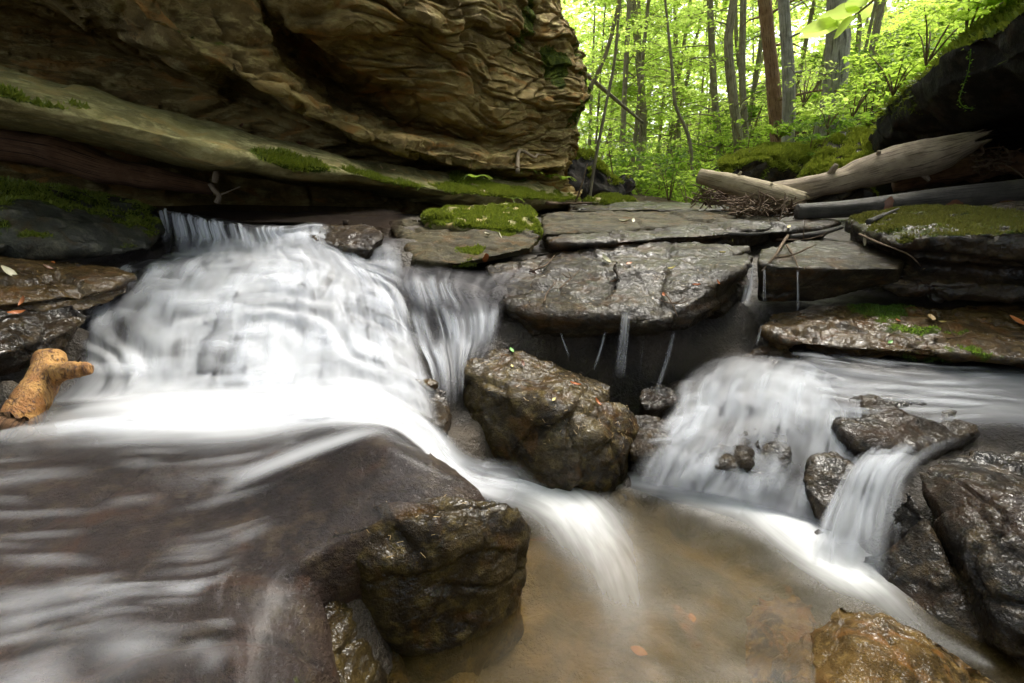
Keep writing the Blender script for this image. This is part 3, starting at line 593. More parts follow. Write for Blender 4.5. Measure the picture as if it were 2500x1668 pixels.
def cliff():
    rows = []
    for r in CL:
        q = [PW(*p) for p in r]; e = q[-1]
        q += [e + np.array([.25, .9, 0]), e + np.array([.3, 2.2, -.1]), e + np.array([-.6, 5.0, -.2])]
        rows.append(np.array(q))
    top = rows[-1] + np.array([-.5, .4, 1.6]); rows.append(top)
    rows.append(top + np.array([-2.5, 1.8, .9]))
    bot = rows[0].copy(); bot[:, 2] = .6; rows.insert(0, bot)
    # rows share a lengthwise parameter: distance along the wall
    nu = 620; al = np.array([.573, .82, 0]); R2 = []
    for r in rows:
        s = (r - WP) @ al; o = np.argsort(s); s = s[o]; r = r[o]
        t = np.linspace(max(-2.2, s[0]), s[-1], nu)
        t = np.linspace(s[0], s[-1], nu)
        R2.append(np.stack([np.interp(t, s, r[:, k]) for k in range(3)], 1))
    A = np.stack(R2)
    for _ in range(4): A[:, 1:-1] = A[:, 1:-1] * .5 + (A[:, :-2] + A[:, 2:]) * .25
    cnt = [16, 30, 34, 46, 34, 30, 44, 52, 44, 40, 36, 24, 14]
    out = []
    for k, m in enumerate(cnt):
        t = np.linspace(0, 1, m, endpoint=(k == len(cnt) - 1))[:, None, None]; out.append(A[k] * (1 - t) + A[k + 1] * t)
    G = np.concatenate(out); nv = len(G)
    for _ in range(3): G[1:-1] = G[1:-1] * .5 + (G[:-2] + G[2:]) * .25
    N = grid_normals(G); P = G.reshape(-1, 3); Nf = N.reshape(-1, 3)
    if (Nf @ WN).mean() < 0: Nf = -Nf
    h = Nf * .6 + WN * .4
    D = strata_disp(P, .08, 2.3, seed=4) + strata_disp(P, .025, 7.5, seed=9, warp=.18) + .04 * fbm(P, .9, 4, 21)
    q = P * np.array([1, 1, 1.8])
    cr = np.clip(1 - np.abs(vn(q * 1.1, 31)) * 9, 0, 1); D -= .07 * cr
    w = fbm(P, .9, 2, 5)[:, None] * .22
    R3 = np.stack([P[:, 0] * .573 + P[:, 1] * .82, (P - WP) @ WN, P[:, 2] - .06 * P[:, 1]], 1) + w
    v1, e1 = facets(R3, (.45, .8, 2.6), 5); v2, e2 = facets(R3, (.9, 1.2, 8.0), 8); v3, e3 = facets(R3, (3.5, 4, 14), 12)
    D += .13 * v1 - .04 * sst(.08, 0, e1) + .07 * v2 - .018 * sst(.10, 0, e2) + .03 * v3
    D += .018 * fbm(q, 7, 3, 50)
    V = P + h * D[:, None]
    G2 = V.reshape(nv, nu, 3); N2 = grid_normals(G2).reshape(-1, 3)
    if (N2 @ WN).mean() < 0: N2 = -N2
    moss = sst(.25, .8, N2[:, 2]) * .45 * sst(-.2, .3, fbm(V, 1.1, 3, 61)) + 1.0 * sst(6.2, 8.0, V[:, 1]) * sst(-.1, .35, fbm(V, 1.6, 4, 62)) * sst(1.9, 3.0, V[:, 2])
    o = mesh_np('cliff', V, grid_faces(nv, nu), M_CLIFF, True, {'moss': moss})
    tag(o, 'overhanging layered brown sandstone cliff above the mossy slab', 'cliff', kind='structure')
cliff()

# ------------------------------------------------------------------ rocks
def hull_into(bm, pts):
    vs = [bm.verts.new(p) for p in pts]
    r = bmesh.ops.convex_hull(bm, input=vs, use_existing_faces=False)
    dead = [e for e in r['geom_interior'] + r['geom_unused'] if isinstance(e, bmesh.types.BMVert)]
    for v in set(dead):
        if v.is_valid: bm.verts.remove(v)
ROCKS = {}
def rock(name, label, hulls, mat, voxel=.02, smooth=5, amp=.03, f=3.0, fine=.006, crack=0.0, strata=None, moss=None, seed=0, group=None, cat='rock', facet=.8, tubes=()):
    bm = bmesh.new()
    for h in hulls: hull_into(bm, [tuple(p) for p in h])
    for (tv, tf, ta) in tubes:
        vs = [bm.verts.new(p) for p in tv]
        for q in tf.tolist(): bm.faces.new([vs[k] for k in dict.fromkeys(q)])
    me = bpy.data.meshes.new('tmp'); bm.to_mesh(me); bm.free()
    ob = bpy.data.objects.new('tmp', me); col.objects.link(ob)
    m = ob.modifiers.new('r', 'REMESH'); m.mode = 'VOXEL'; m.voxel_size = voxel
    s = ob.modifiers.new('s', 'SMOOTH'); s.factor = .5; s.iterations = smooth
    dg = bpy.context.evaluated_depsgraph_get(); em = ob.evaluated_get(dg).to_mesh()
    n = len(em.vertices); V = np.empty(n * 3, np.float32); em.vertices.foreach_get('co', V); V = V.reshape(-1, 3)
    N = np.empty(n * 3, np.float32); em.vertex_normals.foreach_get('vector', N); N = N.reshape(-1, 3)
    tris = np.array([list(p.vertices) if len(p.vertices) == 4 else list(p.vertices) + [p.vertices[-1]] for p in em.polygons], np.int32)
    ob.to_mesh_clear() if False else None
    bpy.data.objects.remove(ob); bpy.data.meshes.remove(me)
    D = amp * fbm(V, f, 4, seed) + fine * fbm(V, f * 5, 3, seed + 3)
    if strata: D = D + strata_disp(V, strata[0], strata[1], seed=seed + 5, warp=.12) * (1 - np.abs(N[:, 2]) * .6)
    if facet:
        v1, e1 = facets(V + fbm(V, f, 2, seed + 6)[:, None] * .3 / f, np.array([1, 1, 1.6]) * f * .8, seed + 1); v2, e2 = facets(V, np.array([1, 1, 1.5]) * f * 2.6, seed + 2)
        D = D + amp * facet * (v1 * 1.4 + v2 * .45) - amp * facet * .35 * sst(.10, 0, e1)
    if crack:
        q = V * np.array([1, 1, 1.3]) + fbm(V, 2, 2, seed + 8)[:, None] * .25
        D = D - crack * np.clip(1 - np.abs(vn(q * f * .8, seed + 11)) * 11, 0, 1)
    V2 = V + N * D[:, None]
    mv = np.zeros(n) if moss is None else np.clip(moss(V2, N) * (.45 + .75 * sst(-.35, .25, fbm(V2, 7, 3, 44))), 0, 1)
    o = mesh_np(name, V2, tris, mat, True, {'moss': mv})
    tag(o, label, cat, group)
    ROCKS[o.name] = (V2, N, mv, tris)
    return o
def up_moss(lo=.2, hi=.8, k=1.0, f=1.5, seed=1, bias=0.0):
    return lambda P, N: k * sst(lo, hi, N[:, 2]) * sst(-.35, .25, fbm(P, f, 3, seed) + bias)
def low(pts, z): return [np.array([p[0], p[1], z]) for p in pts]

# long mossy slab under the cliff
def slab():
    bt = [(-420, 20, -.3), (-150, 100, -.3), (0, 145, -.3), (150, 195, -.3), (300, 245, -.3), (500, 303, -.25), (650, 340, -.2), (800, 380, -.15), (1000, 405, -.1), (1200, 428, -.05), (1330, 452, -.05), (1405, 470, .0)]
    ft = [(-420, 120, .45), (-150, 205, .45), (0, 240, .45), (150, 275, .45), (300, 305, .45), (450, 342, .45), (530, 368, .48), (600, 384, .45), (700, 408, .45), (870, 426, .5), (950, 444, .5), (1100, 468, .55), (1250, 482, .55), (1340, 486, .5), (1418, 487, .42)]
    fb = [(-420, 150, .40), (-150, 232, .40), (0, 262, .38), (150, 298, .38), (300, 330, .38), (450, 365, .38), (530, 398, .4), (600, 408, .36), (700, 428, .36), (870, 440, .42), (950, 462, .42), (1100, 486, .45), (1250, 500, .45), (1340, 503, .42), (1420, 503, .36)]
    ub = [(-420, 200, -1.2), (-150, 280, -1.2), (0, 310, -1.2), (150, 340, -1.2), (300, 370, -1.2), (450, 400, -1.1), (600, 430, -1.0), (700, 450, -.9), (870, 470, -.6), (950, 485, -.3), (1100, 500, .1), (1250, 508, .25), (1340, 512, .25), (1415, 512, .2)]
    bb = [(p[0], p[1] + 30, p[2] - 1.0) for p in bt]
    md = [((a[0] + b[0]) / 2, (a[1] + b[1]) / 2 - 4, (a[2] + b[2]) / 2) for a, b in zip([bt[int(round(i * (len(bt) - 1) / (len(ft) - 1)))] for i in range(len(ft))], ft)]
    al = np.array([.573, .82, 0]); nu = 560; R2 = []
    for r in (bb, bt, ft, fb, ub):
        q = np.array([PW(*p) for p in r]); s = (q - WP) @ al; t = np.linspace(s[0], s[-1], nu)
        R2.append(np.stack([np.interp(t, s, q[:, k]) for k in range(3)], 1))
    A = np.stack(R2)
    # close the far end
    for _ in range(6): A[:, 1:-1] = A[:, 1:-1] * .5 + (A[:, :-2] + A[:, 2:]) * .25
    cnt = [10, 60, 22, 34]; out = []
    for k, m in enumerate(cnt):
        t = np.linspace(0, 1, m, endpoint=(k == len(cnt) - 1))[:, None, None]; out.append(A[k] * (1 - t) + A[k + 1] * t)
    G = np.concatenate(out); nv = len(G)
    for _ in range(5): G[1:-1] = G[1:-1] * .5 + (G[:-2] + G[2:]) * .25
    c = G.mean(0)                                   # pull the far end shut
    for k in range(14):
        w = ((k + 1) / 14.0) ** 2; j = nu - 14 + k
        G[:, j] = G[:, j] * (1 - w * .96) + (c[j] + np.array([.05, .05, -.02])) * w * .96
    N = grid_normals(G); P = G.reshape(-1, 3); Nf = N.reshape(-1, 3)
    j0 = 40 * nu + nu // 2
    if Nf[j0, 2] < 0: Nf = -Nf
    D = .05 * fbm(P, 1.1, 4, 5) + .012 * fbm(P * np.array([1, 1, 2.5]), 5, 3, 6) + strata_disp(P, .03, 9, seed=2) + .02 * ridge(P * np.array([1, 1, 2]), 2.2, 3, 8)
    V = P + Nf * D[:, None]
    N2 = grid_normals(V.reshape(nv, nu, 3)).reshape(-1, 3)
    if N2[j0, 2] < 0: N2 = -N2
    s = (V - WP) @ al; d = (V - WP) @ WN
    mz = fbm(V, 1.3, 3, 33)
    moss = 1.25 * sst(.20, .48, d) * sst(-.5, .2, mz) * sst(-.3, .25, N2[:, 2])          # along the lip
    spot = np.exp(-((s - 2.75) / .45) ** 2) * sst(.2, .45, d) * sst(-.5, .1, N2[:, 2])
    spot2 = np.exp(-((s - 1.75) / .30) ** 2) * sst(.32, .46, d) * sst(-.9, -.1, N2[:, 2])
    moss = np.maximum(moss, 1.0 * np.maximum(spot, spot2)) + 1.1 * sst(3.2, 4.4, s) * sst(-.2, .35, fbm(V, 2.0, 3, 35)) * sst(.0, .5, N2[:, 2] + .4 * (d > .4)) + .30 * sst(.5, .9, N2[:, 2])
    o = mesh_np('mossy_slab', V, grid_faces(nv, nu), M_SLAB, True, {'moss': moss})
    tag(o, 'long olive sandstone slab with a mossy lip running under the cliff', 'rock')
    moss = moss * (.5 + .6 * sst(-.3, .25, fbm(V, 7, 3, 44)))
    ROCKS['mossy_slab'] = (V, N2, np.clip(moss, 0, 1), grid_faces(nv, nu))
slab()

# platform of brown rock under the thin sheet of water
def apron():
    R_ = [[[*PZ(a, b, c)] for a, b, c, f in r] for r in APRON]
    G = loft(R_, 220, 200, False); nv, nu = G.shape[:2]
    # turn the right and front edges down into the pool
    P = G.reshape(-1, 3); D = .010 * fbm(P, 4, 4, 3) + (.016 + .026 * sst(1.45, 1.1, P[:, 1])) * fbm(P * np.array([.7, 1.4, 1]), 2.8, 3, 4) + .006 * fbm(P, 18, 3, 6)
    cr = np.clip(1 - np.abs(vn(P * np.array([1.7, 2.6, 1]) + 3, 15)) * 10, 0, 1); D -= .02 * cr
    G = (P + np.array([0, 0, 1]) * D[:, None]).reshape(nv, nu, 3)
    ex = []
    for k, (dz, dx, dy) in enumerate([(-.03, .02, -.01), (-.10, .035, -.02), (-.25, .03, -.02), (-.6, .0, .0)]):
        ex.append(G[:, -1] + np.array([dx, dy, dz]))
    G = np.concatenate([G, np.stack(ex, 1)], 1)
    G = np.concatenate([G, np.stack([G[-1] + np.array([0, -a, -c]) for a, c in ((.06, .02), (.12, .08), (.15, .25), (.15, .7))])], 0)
    nv, nu = G.shape[:2]
    o = mesh_np('rock_platform', G.reshape(-1, 3), grid_faces(nv, nu), M_APRON, True, {'moss': sst(.25, .5, fbm(G.reshape(-1, 3), 2.2, 3, 19)) * .28})
    tag(o, 'broad brown rock platform under a thin sheet of flowing water', 'rock')
apron()

rock('central_boulder', 'big wet brown boulder below the overhanging ledge', [
    PYs([(1150, 866, 2.66), (1250, 856, 2.72), (1350, 880, 2.66), (1430, 912, 2.58), (1500, 936, 2.52), (1128, 905, 2.50), (1180, 945, 2.30), (1250, 970, 2.20), (1330, 985, 2.16), (1140, 1030, 2.30),
         (1185, 1078, 2.18), (1270, 1108, 2.08), (1350, 1150, 2.0), (1130, 960, 2.42), (1430, 1000, 2.2), (1400, 1090, 2.04), (1420, 1172, 2.0)])
    + low(PYs([(1180, 1080, 2.25), (1350, 1150, 2.04), (1160, 900, 2.7), (1480, 930, 2.6)]), -.15),
    PYs([(1400, 1000, 2.25), (1460, 985, 2.28), (1535, 985, 2.36), (1550, 1040, 2.28), (1528, 1105, 2.14), (1512, 1180, 2.05), (1478, 1190, 2.02), (1420, 1172, 2.02), (1400, 1090, 2.06), (1440, 1060, 2.08)])
    + low(PYs([(1540, 1040, 2.36), (1512, 1180, 2.09), (1420, 1172, 2.06), (1400, 1000, 2.4)]), -.15)],
    M_BOULDER, .0115, 14, .042, 2.6, .007, crack=.010, seed=2, facet=.5)
rock('front_boulder', 'rounded wet olive-brown boulder jutting out over the brown pool', [
    [PZ(*p) for p in [(890, 1222, .48), (1060, 1202, .475), (1190, 1212, .445), (1265, 1242, .38), (1298, 1290, .29), (1286, 1350, .21), (1250, 1430, .11), (1180, 1510, .04), (1130, 1430, .17), (1090, 1350, .34), (1000, 1290, .43), (1170, 1290, .385), (950, 1250, .46), (1210, 1360, .27)]]
     + [np.array(p) for p in [(-.3, 1.5, -.15), (.0, 1.55, -.15), (.04, 1.35, -.12), (-.1, 1.2, -.12)]],
    [PZ(*p) for p in [(1130, 1560, .01), (1060, 1614, .0), (990, 1600, .02), (930, 1560, .06), (880, 1490, .12), (825, 1410, .25), (745, 1345, .36), (735, 1420, .24), (790, 1510, .11), (860, 1590, .01), (800, 1280, .445), (950, 1262, .445), (1050, 1360, .34), (1000, 1430, .245), (1080, 1480, .12), (900, 1380, .35), (940, 1480, .19)]]
     + [np.array(p) for p in [(-.45, 1.4, -.15), (-.05, 1.35, -.15), (-.1, 1.18, -.12), (-.3, 1.15, -.12)]]], M_BOULDER, .0085, 24, .036, 3.2, .006, crack=.010, seed=24, facet=.3)
rock('lip_rock', 'dark wet rock splitting the top of the big cascade', [
    PYs([(742, 562, 3.55), (790, 545, 3.70), (900, 542, 3.75), (940, 575, 3.52), (905, 612, 3.36), (830, 605, 3.36), (770, 590, 3.42)]) + low(PYs([(760, 580, 3.6), (930, 575, 3.6), (860, 600, 3.45)]), .85)], M_DARK, .014, 7, .03, 3.5, .006, crack=.01, seed=53, facet=.5)
rock('crevice_rock', 'dark brown wet rock in the crevice beside the front boulder', [
    [PZ(*p) for p in [(720, 1420, .33), (830, 1455, .24), (875, 1545, .12), (950, 1630, .02), (970, 1720, .0), (800, 1730, .12), (690, 1560, .29), (740, 1650, .22), (820, 1560, .20)]] + [np.array(p) for p in [(-.55, 1.3, -.15), (-.3, 1.2, -.15), (-.2, .95, -.15), (-.5, .85, -.15)]]], M_BOULDER, .010, 8, .03, 4, .006, crack=.012, seed=29, facet=.6)
rock('ledge_slab', 'broad wet ledge of dark rock overhanging the central boulder', [
    PYs([(1180, 648, 3.55), (1300, 610, 4.0), (1450, 592, 4.2), (1650, 590, 4.25), (1830, 600, 4.1), (1232, 748, 2.96), (1300, 765, 2.84), (1400, 775, 2.78), (1500, 770, 2.76), (1240, 800, 2.95), (1300, 825, 2.86), (1380, 815, 2.82), (1490, 815, 2.82)])
    + low(PYs([(1240, 800, 3.3), (1490, 800, 3.2), (1830, 640, 3.9), (1300, 600, 4.0)]), .62),
    PYs([(1480, 760, 2.82), (1560, 785, 2.74), (1640, 775, 2.76), (1700, 735, 2.86), (1760, 690, 3.0), (1830, 640, 3.25), (1838, 615, 3.6), (1500, 640, 3.4), (1538, 815, 2.80), (1600, 815, 2.82), (1660, 802, 2.86), (1720, 770, 2.96)])
    + low(PYs([(1540, 815, 3.1), (1660, 800, 3.1), (1830, 640, 3.5)]), .66)],
    M_LEDGE, .017, 11, .055, 2.0, .009, crack=.016, strata=(.03, 11), seed=5, facet=.6)
rock('wedge_slab', 'flat wedge of wet grey rock with a straight lip and dark face', [
    PYs([(1858, 605, 3.8), (1950, 588, 4.15), (2150, 588, 4.05), (2206, 640, 3.32), (2192, 656, 3.18), (2050, 656, 3.15), (1900, 652, 3.15), (1850, 640, 3.28), (2205, 650, 3.6)])
    + PYs([(1855, 735, 3.25), (2000, 732, 3.25), (2100, 700, 3.25), (2190, 690, 3.25), (1855, 650, 3.9), (2190, 650, 3.9)])], M_LEDGE, .015, 3, .012, 3, .006, seed=31)
rock('right_moss_ledge', 'thick rock ledge with a yellow-green moss carpet on top', [
    PYs([(2075, 530, 4.4), (2200, 508, 4.6), (2350, 508, 4.5), (2500, 500, 4.2), (2800, 480, 3.6), (2140, 570, 3.6), (2190, 600, 3.3), (2260, 580, 3.2), (2400, 566, 3.05), (2520, 566, 2.9), (2850, 580, 2.6),
         (2230, 640, 3.25), (2350, 650, 3.1), (2510, 640, 2.95), (2850, 660, 2.65)]) + low(PYs([(2080, 560, 4.4), (2250, 640, 3.5), (2800, 640, 3.0)]), .9),
    PYs([(2100, 690, 3.3), (2230, 650, 3.4), (2350, 670, 3.2), (2510, 680, 3.0), (2850, 690, 2.7), (2200, 735, 3.25), (2350, 742, 3.1), (2510, 742, 2.98), (2850, 760, 2.65), (2300, 600, 3.8), (2800, 600, 3.2)])],
    M_DARK, .022, 4, .04, 2.0, .010, crack=.02, strata=(.05, 8), moss=lambda P, N: sst(.3, .8, N[:, 2]) * sst(1.0, 1.15, P[:, 2]) * sst(-.5, .0, fbm(P, 1.5, 3, 3)), seed=8)
rock('lower_shelf', 'low rust-stained wet rock shelf above the grey side channel', [
    PYs([(1880, 765, 3.3), (2000, 752, 3.4), (2200, 748, 3.4), (2400, 748, 3.25), (2850, 750, 2.9), (1860, 800, 2.98), (1920, 835, 2.80), (2050, 850, 2.70), (2150, 858, 2.66), (2300, 862, 2.6), (2420, 868, 2.52), (2850, 900, 2.25),
         (1890, 850, 2.92), (2050, 880, 2.84), (2300, 892, 2.75), (2850, 930, 2.4)])], M_OCHRE, .016, 4, .035, 3, .010, crack=.022, strata=(.025, 16),
    moss=lambda P, N: .8 * np.exp(-((P[:, 0] - 2.55) / .28) ** 2) * sst(-.3, .2, fbm(P, 3, 3, 3)), seed=14)
rock('black_cleft_rock', 'black glistening rock with a deep cleft beside the side spout', [
    PYs([(2232, 1150, 1.78), (2310, 1112, 1.85), (2400, 1108, 1.85), (2700, 1100, 1.8), (2360, 1180, 1.62), (2440, 1260, 1.45), (2330, 1290, 1.50), (2420, 1400, 1.32), (2480, 1560, 1.16), (2700, 1300, 1.3), (2800, 1700, 1.0), (2600, 1700, 1.02), (2440, 1190, 1.58)])
    + [np.array([2.6, 1.0, -.2]), np.array([1.55, 1.1, -.2])],
    PYs([(2215, 1190, 1.70), (2250, 1240, 1.62), (2290, 1330, 1.50), (2200, 1300, 1.58), (2190, 1390, 1.52), (2270, 1470, 1.40), (2370, 1560, 1.26), (2430, 1640, 1.16), (2330, 1420, 1.38)]) + [np.array([1.2, 1.55, -.2]), np.array([1.5, 1.15, -.2]), np.array([1.7, 1.5, -.2])]],
    M_DARK, .012, 4, .035, 3.2, .010, crack=.025, seed=19)
rock('ochre_rock', 'low ochre-brown rock rising out of the pool', [
    [PZ(*p) for p in [(1985, 1520, .04), (2050, 1478, .08), (2150, 1495, .10), (2260, 1540, .10), (2350, 1600, .09), (2440, 1660, .06), (2100, 1580, .12), (2250, 1640, .13), (2000, 1640, .04), (2500, 1760, .06), (2150, 1800, .08), (1960, 1760, .02)]]
    + [np.array([.8, 1.2, -.2]), np.array([1.3, .8, -.2]), np.array([.6, .8, -.2])]], M_OCHRE2, .010, 6, .03, 4, .006, crack=.012, seed=27)
rock('sunken_rock', 'pale mottled brown rock lying under the pool water', [
    [PZ(*p) for p in [(1840, 1450, -.10), (1960, 1440, -.06), (2010, 1520, -.05), (2020, 1660, -.05), (1860, 1640, -.10), (1900, 1540, -.06)]] + [np.array([.55, 1.1, -.25]), np.array([.85, 1.0, -.25])]], M_OCHRE2, .014, 6, .02, 4, .006, seed=28)
rock('corner_rock', 'small dark wet rock wedged between the boulder and the small cascade', [
    PYs([(1545, 1010, 2.42), (1600, 1008, 2.45), (1665, 1030, 2.42), (1662, 1050, 2.34), (1640, 1100, 2.2), (1590, 1118, 2.12), (1540, 1110, 2.15), (1540, 1050, 2.3)]) + low(PYs([(1545, 1010, 2.5), (1660, 1040, 2.45), (1600, 1115, 2.15)]), -.1)],
    M_DARK, .011, 4, .025, 5, .006, crack=.01, seed=33)
rock('trickle_rock', 'little dark rock splashed by trickles falling from the ledge', [
    PYs([(1565, 945, 2.6), (1610, 930, 2.66), (1655, 945, 2.64), (1660, 975, 2.56), (1600, 1000, 2.48), (1560, 985, 2.5)]) + low(PYs([(1565, 945, 2.7), (1655, 950, 2.7), (1600, 1000, 2.5)]), .0)], M_DARK, .012, 4, .02, 6, .006, seed=35)
# dark rocks breaking the small cascade
for k, (nm, lb, pts) in enumerate([
    ('cascade_rock', 'slab of dark rock tilted under the grey side stream', [(2040, 985, 2.42), (2140, 962, 2.46), (2330, 1000, 2.28), (2390, 1060, 2.1), (2260, 1100, 2.0), (2140, 1110, 2.02), (2060, 1060, 2.16), (2040, 1010, 2.32)]),
    ('cascade_rock', 'dark lump of rock in the middle of the small cascade', [(1800, 1060, 2.26), (1850, 1040, 2.3), (1930, 1060, 2.22), (1940, 1130, 2.06), (1870, 1170, 1.98), (1800, 1140, 2.06)]),
    ('cascade_rock', 'flat dark rock parting the foam beside the corner rock', [(1700, 1115, 2.16), (1760, 1090, 2.2), (1830, 1105, 2.14), (1820, 1150, 2.05), (1740, 1150, 2.06)]),
    ('cascade_rock', 'dark rock at the head of the small cascade under the shelf', [(1800, 870, 2.92), (1850, 848, 2.96), (1930, 858, 2.88), (1960, 890, 2.78), (1880, 910, 2.72), (1810, 900, 2.78)]),
    ('cascade_rock', 'dark rock between the small cascade and the side spout', [(1980, 1120, 2.06), (2040, 1110, 2.08), (2100, 1150, 1.96), (2090, 1240, 1.80), (2020, 1250, 1.80), (1960, 1190, 1.92)])]):
    p = PYs([(x, y - 6, d - (.05 if k in (0, 1, 2) else .03)) for x, y, d in pts]); rock(nm, lb, [p + low(p[::2], -.1 if k else .1)], M_DARK, .015, 5, .03, 4, .008, crack=.01, seed=40 + k, group='dark rocks in the small cascade')
rock('wet_side_rock', 'dark wet rock beside the boulder with two pebbles on it', [
    PYs([(905, 960, 2.24), (960, 945, 2.30), (1060, 945, 2.34), (1095, 960, 2.3), (1105, 1010, 2.2), (1090, 1060, 2.06), (1030, 1030, 2.06), (950, 995, 2.12)]) + low(PYs([(920, 960, 2.3), (1095, 960, 2.4), (1080, 1060, 2.1)]), .1)], M_DARK, .012, 5, .02, 5, .005, seed=51)
for k, (px, py, Yd, r) in enumerate([(1018, 935, 2.33, .032), (1046, 939, 2.31, .045)]):
    c = PY(px, py, Yd); random.seed(k)
    rock('pebble', ['round brown pebble on the wet rock, the smaller of a pair', 'round brown pebble on the wet rock, the larger of a pair'][k],
         [[c + np.array([math.cos(a) * r * 1.2, math.sin(a) * r, z * r]) for a in np.linspace(0, 6.28, 9)[:-1] for z in (-.5, .3)] + [c + np.array([0, 0, .8 * r])]], M_OCHRE, .007, 6, .003, 12, .001, seed=k, cat='pebble', group='pair of pebbles')

# left bank
rock('left_moss_rock', 'grey-green mossy rock beside the lip of the big cascade', [
    PYs([(-400, 440, 2.9), (0, 452, 3.3), (120, 465, 3.5), (250, 486, 3.8), (375, 508, 4.08), (396, 560, 3.9), (398, 596, 3.78), (300, 618, 3.35), (160, 600, 3.05), (60, 560, 2.95), (-400, 560, 2.3), (0, 620, 2.85), (-400, 640, 2.3), (380, 512, 4.6), (0, 480, 4.4)])], M_GREY, .022, 4, .06, 1.6, .012, crack=.03, strata=(.04, 8),
    moss=lambda P, N: .75 * sst(.3, .8, N[:, 2]) * sst(-.3, .2, fbm(P, 1.5, 3, 4)) * sst(-1.7, -2.2, P[:, 0]), seed=61)
rock('left_terrace', 'flat ochre rock terrace with wet glossy top on the left bank', [
    PYs([(-400, 600, 2.4), (0, 622, 2.95), (130, 632, 3.05), (260, 650, 3.15), (330, 672, 3.1), (270, 712, 2.85), (180, 735, 2.68), (80, 745, 2.5), (0, 748, 2.38), (-400, 780, 1.9), (-400, 820, 1.95), (0, 790, 2.4), (200, 770, 2.7), (320, 720, 3.0)])], M_OCHRE, .018, 4, .03, 2.6, .008, crack=.02, strata=(.03, 14), seed=66)
rock('left_step_rock', 'dark wet stepped rock between the terrace and the stump', [
    PYs([(-400, 800, 1.9), (0, 755, 2.40), (150, 742, 2.66), (230, 765, 2.72), (180, 810, 2.5), (120, 845, 2.34), (0, 868, 2.1), (-400, 900, 1.75), (-400, 960, 1.8), (0, 930, 2.15), (140, 880, 2.4)])], M_DARK, .016, 4, .03, 3.4, .010, crack=.02, strata=(.025, 15), seed=68)

# rocks on the upper bed
rock('moss_boulder', 'low boulder draped in bright green moss on the upper stream bed', [
    PYs([(1040, 528, 4.5), (1090, 506, 5.2), (1200, 497, 5.6), (1290, 504, 5.4), (1318, 528, 4.8), (1302, 566, 4.4), (1200, 558, 4.25), (1120, 552, 4.3), (1055, 545, 4.35)]) + low(PYs([(1045, 545, 4.5), (1310, 560, 4.5), (1290, 510, 5.6)]), .95)], M_SLAB, .02, 4, .05, 2.2, .012, crack=.03,
    moss=lambda P, N: .95 * sst(-.35, .25, fbm(P, 2.0, 3, 9) + .15) * sst(-.6, .4, N[:, 2]), seed=71)
rock('olive_slab', 'olive brown slab with a rusty wet edge under the moss boulder', [
    PYs([(940, 540, 4.5), (985, 560, 4.15), (1000, 605, 3.75), (1020, 642, 3.5), (1100, 645, 3.46), (1180, 628, 3.56), (1290, 604, 3.8), (1325, 575, 4.2), (1250, 545, 4.9), (1000, 660, 3.55), (1150, 655, 3.55), (1300, 620, 3.9)])], M_BED, .018, 3, .025, 2.6, .008, crack=.014, strata=(.02, 20),
    moss=lambda P, N: .8 * np.exp(-((P[:, 0] + .15) / .35) ** 2) * sst(-.2, .3, fbm(P, 2.5, 3, 2)), seed=74)
rock('flat_slab', 'long flat grey-olive slab lying across the upper stream bed', [
    PYs([(1322, 530, 5.4), (1400, 513, 6.4), (1600, 510, 6.8), (1800, 515, 6.6), (1900, 528, 6.0), (1900, 545, 5.2), (1780, 540, 5.2), (1600, 556, 4.7), (1450, 570, 4.4), (1330, 572, 4.4), (1322, 590, 4.5), (1600, 572, 4.8), (1900, 560, 5.2)])], M_BED, .024, 3, .03, 1.8, .008, strata=(.015, 18), crack=.015, seed=77)
rock('edge_slab', 'thin dark slab with a curved edge below the flat slab', [
    PYs([(1335, 580, 4.2), (1450, 575, 4.3), (1600, 558, 4.6), (1750, 540, 5.0), (1900, 540, 5.0), (1880, 560, 4.6), (1700, 575, 4.3), (1540, 590, 4.1), (1400, 596, 4.0), (1345, 596, 4.0)]) + low(PYs([(1345, 590, 4.1), (1880, 555, 4.7)]), .9)], M_LEDGE, .018, 3, .025, 3, .008, strata=(.02, 22), seed=79)
rock('far_slab', 'low dark rock step across the stream far behind the flat slab', [
    PYs([(1380, 497, 8.2), (1600, 497, 8.6), (1800, 500, 8.4), (1950, 505, 7.6), (1850, 518, 6.8), (1600, 512, 7.2), (1420, 510, 7.2)]) + low(PYs([(1380, 505, 7.6), (1950, 510, 7.4)]), 1.0)], M_LEDGE, .03, 3, .04, 1.5, .01, seed=81)
rock('back_moss_rock', 'small mossy rock at the end of the long slab by the saplings', [
    PYs([(1425, 488, 8.2), (1470, 475, 9.0), (1530, 480, 9.2), (1560, 492, 8.6), (1480, 498, 8.0)]) + low(PYs([(1425, 490, 8.6), (1560, 492, 8.8)]), 1.0)], M_SLAB, .03, 4, .04, 2, .01, moss=up_moss(.0, .6, .9), seed=83)
rock('bed_step', 'narrow wet rock step with tiny falls in front of the logs', [
    PYs([(1690, 556, 5.0), (1760, 545, 5.4), (1900, 540, 5.5), (2060, 540, 5.2), (2000, 560, 4.7), (1850, 570, 4.5), (1720, 572, 4.4)]) + low(PYs([(1700, 570, 4.6), (2000, 560, 4.9)]), .95)], M_LEDGE, .02, 3, .03, 2.5, .008, seed=85)

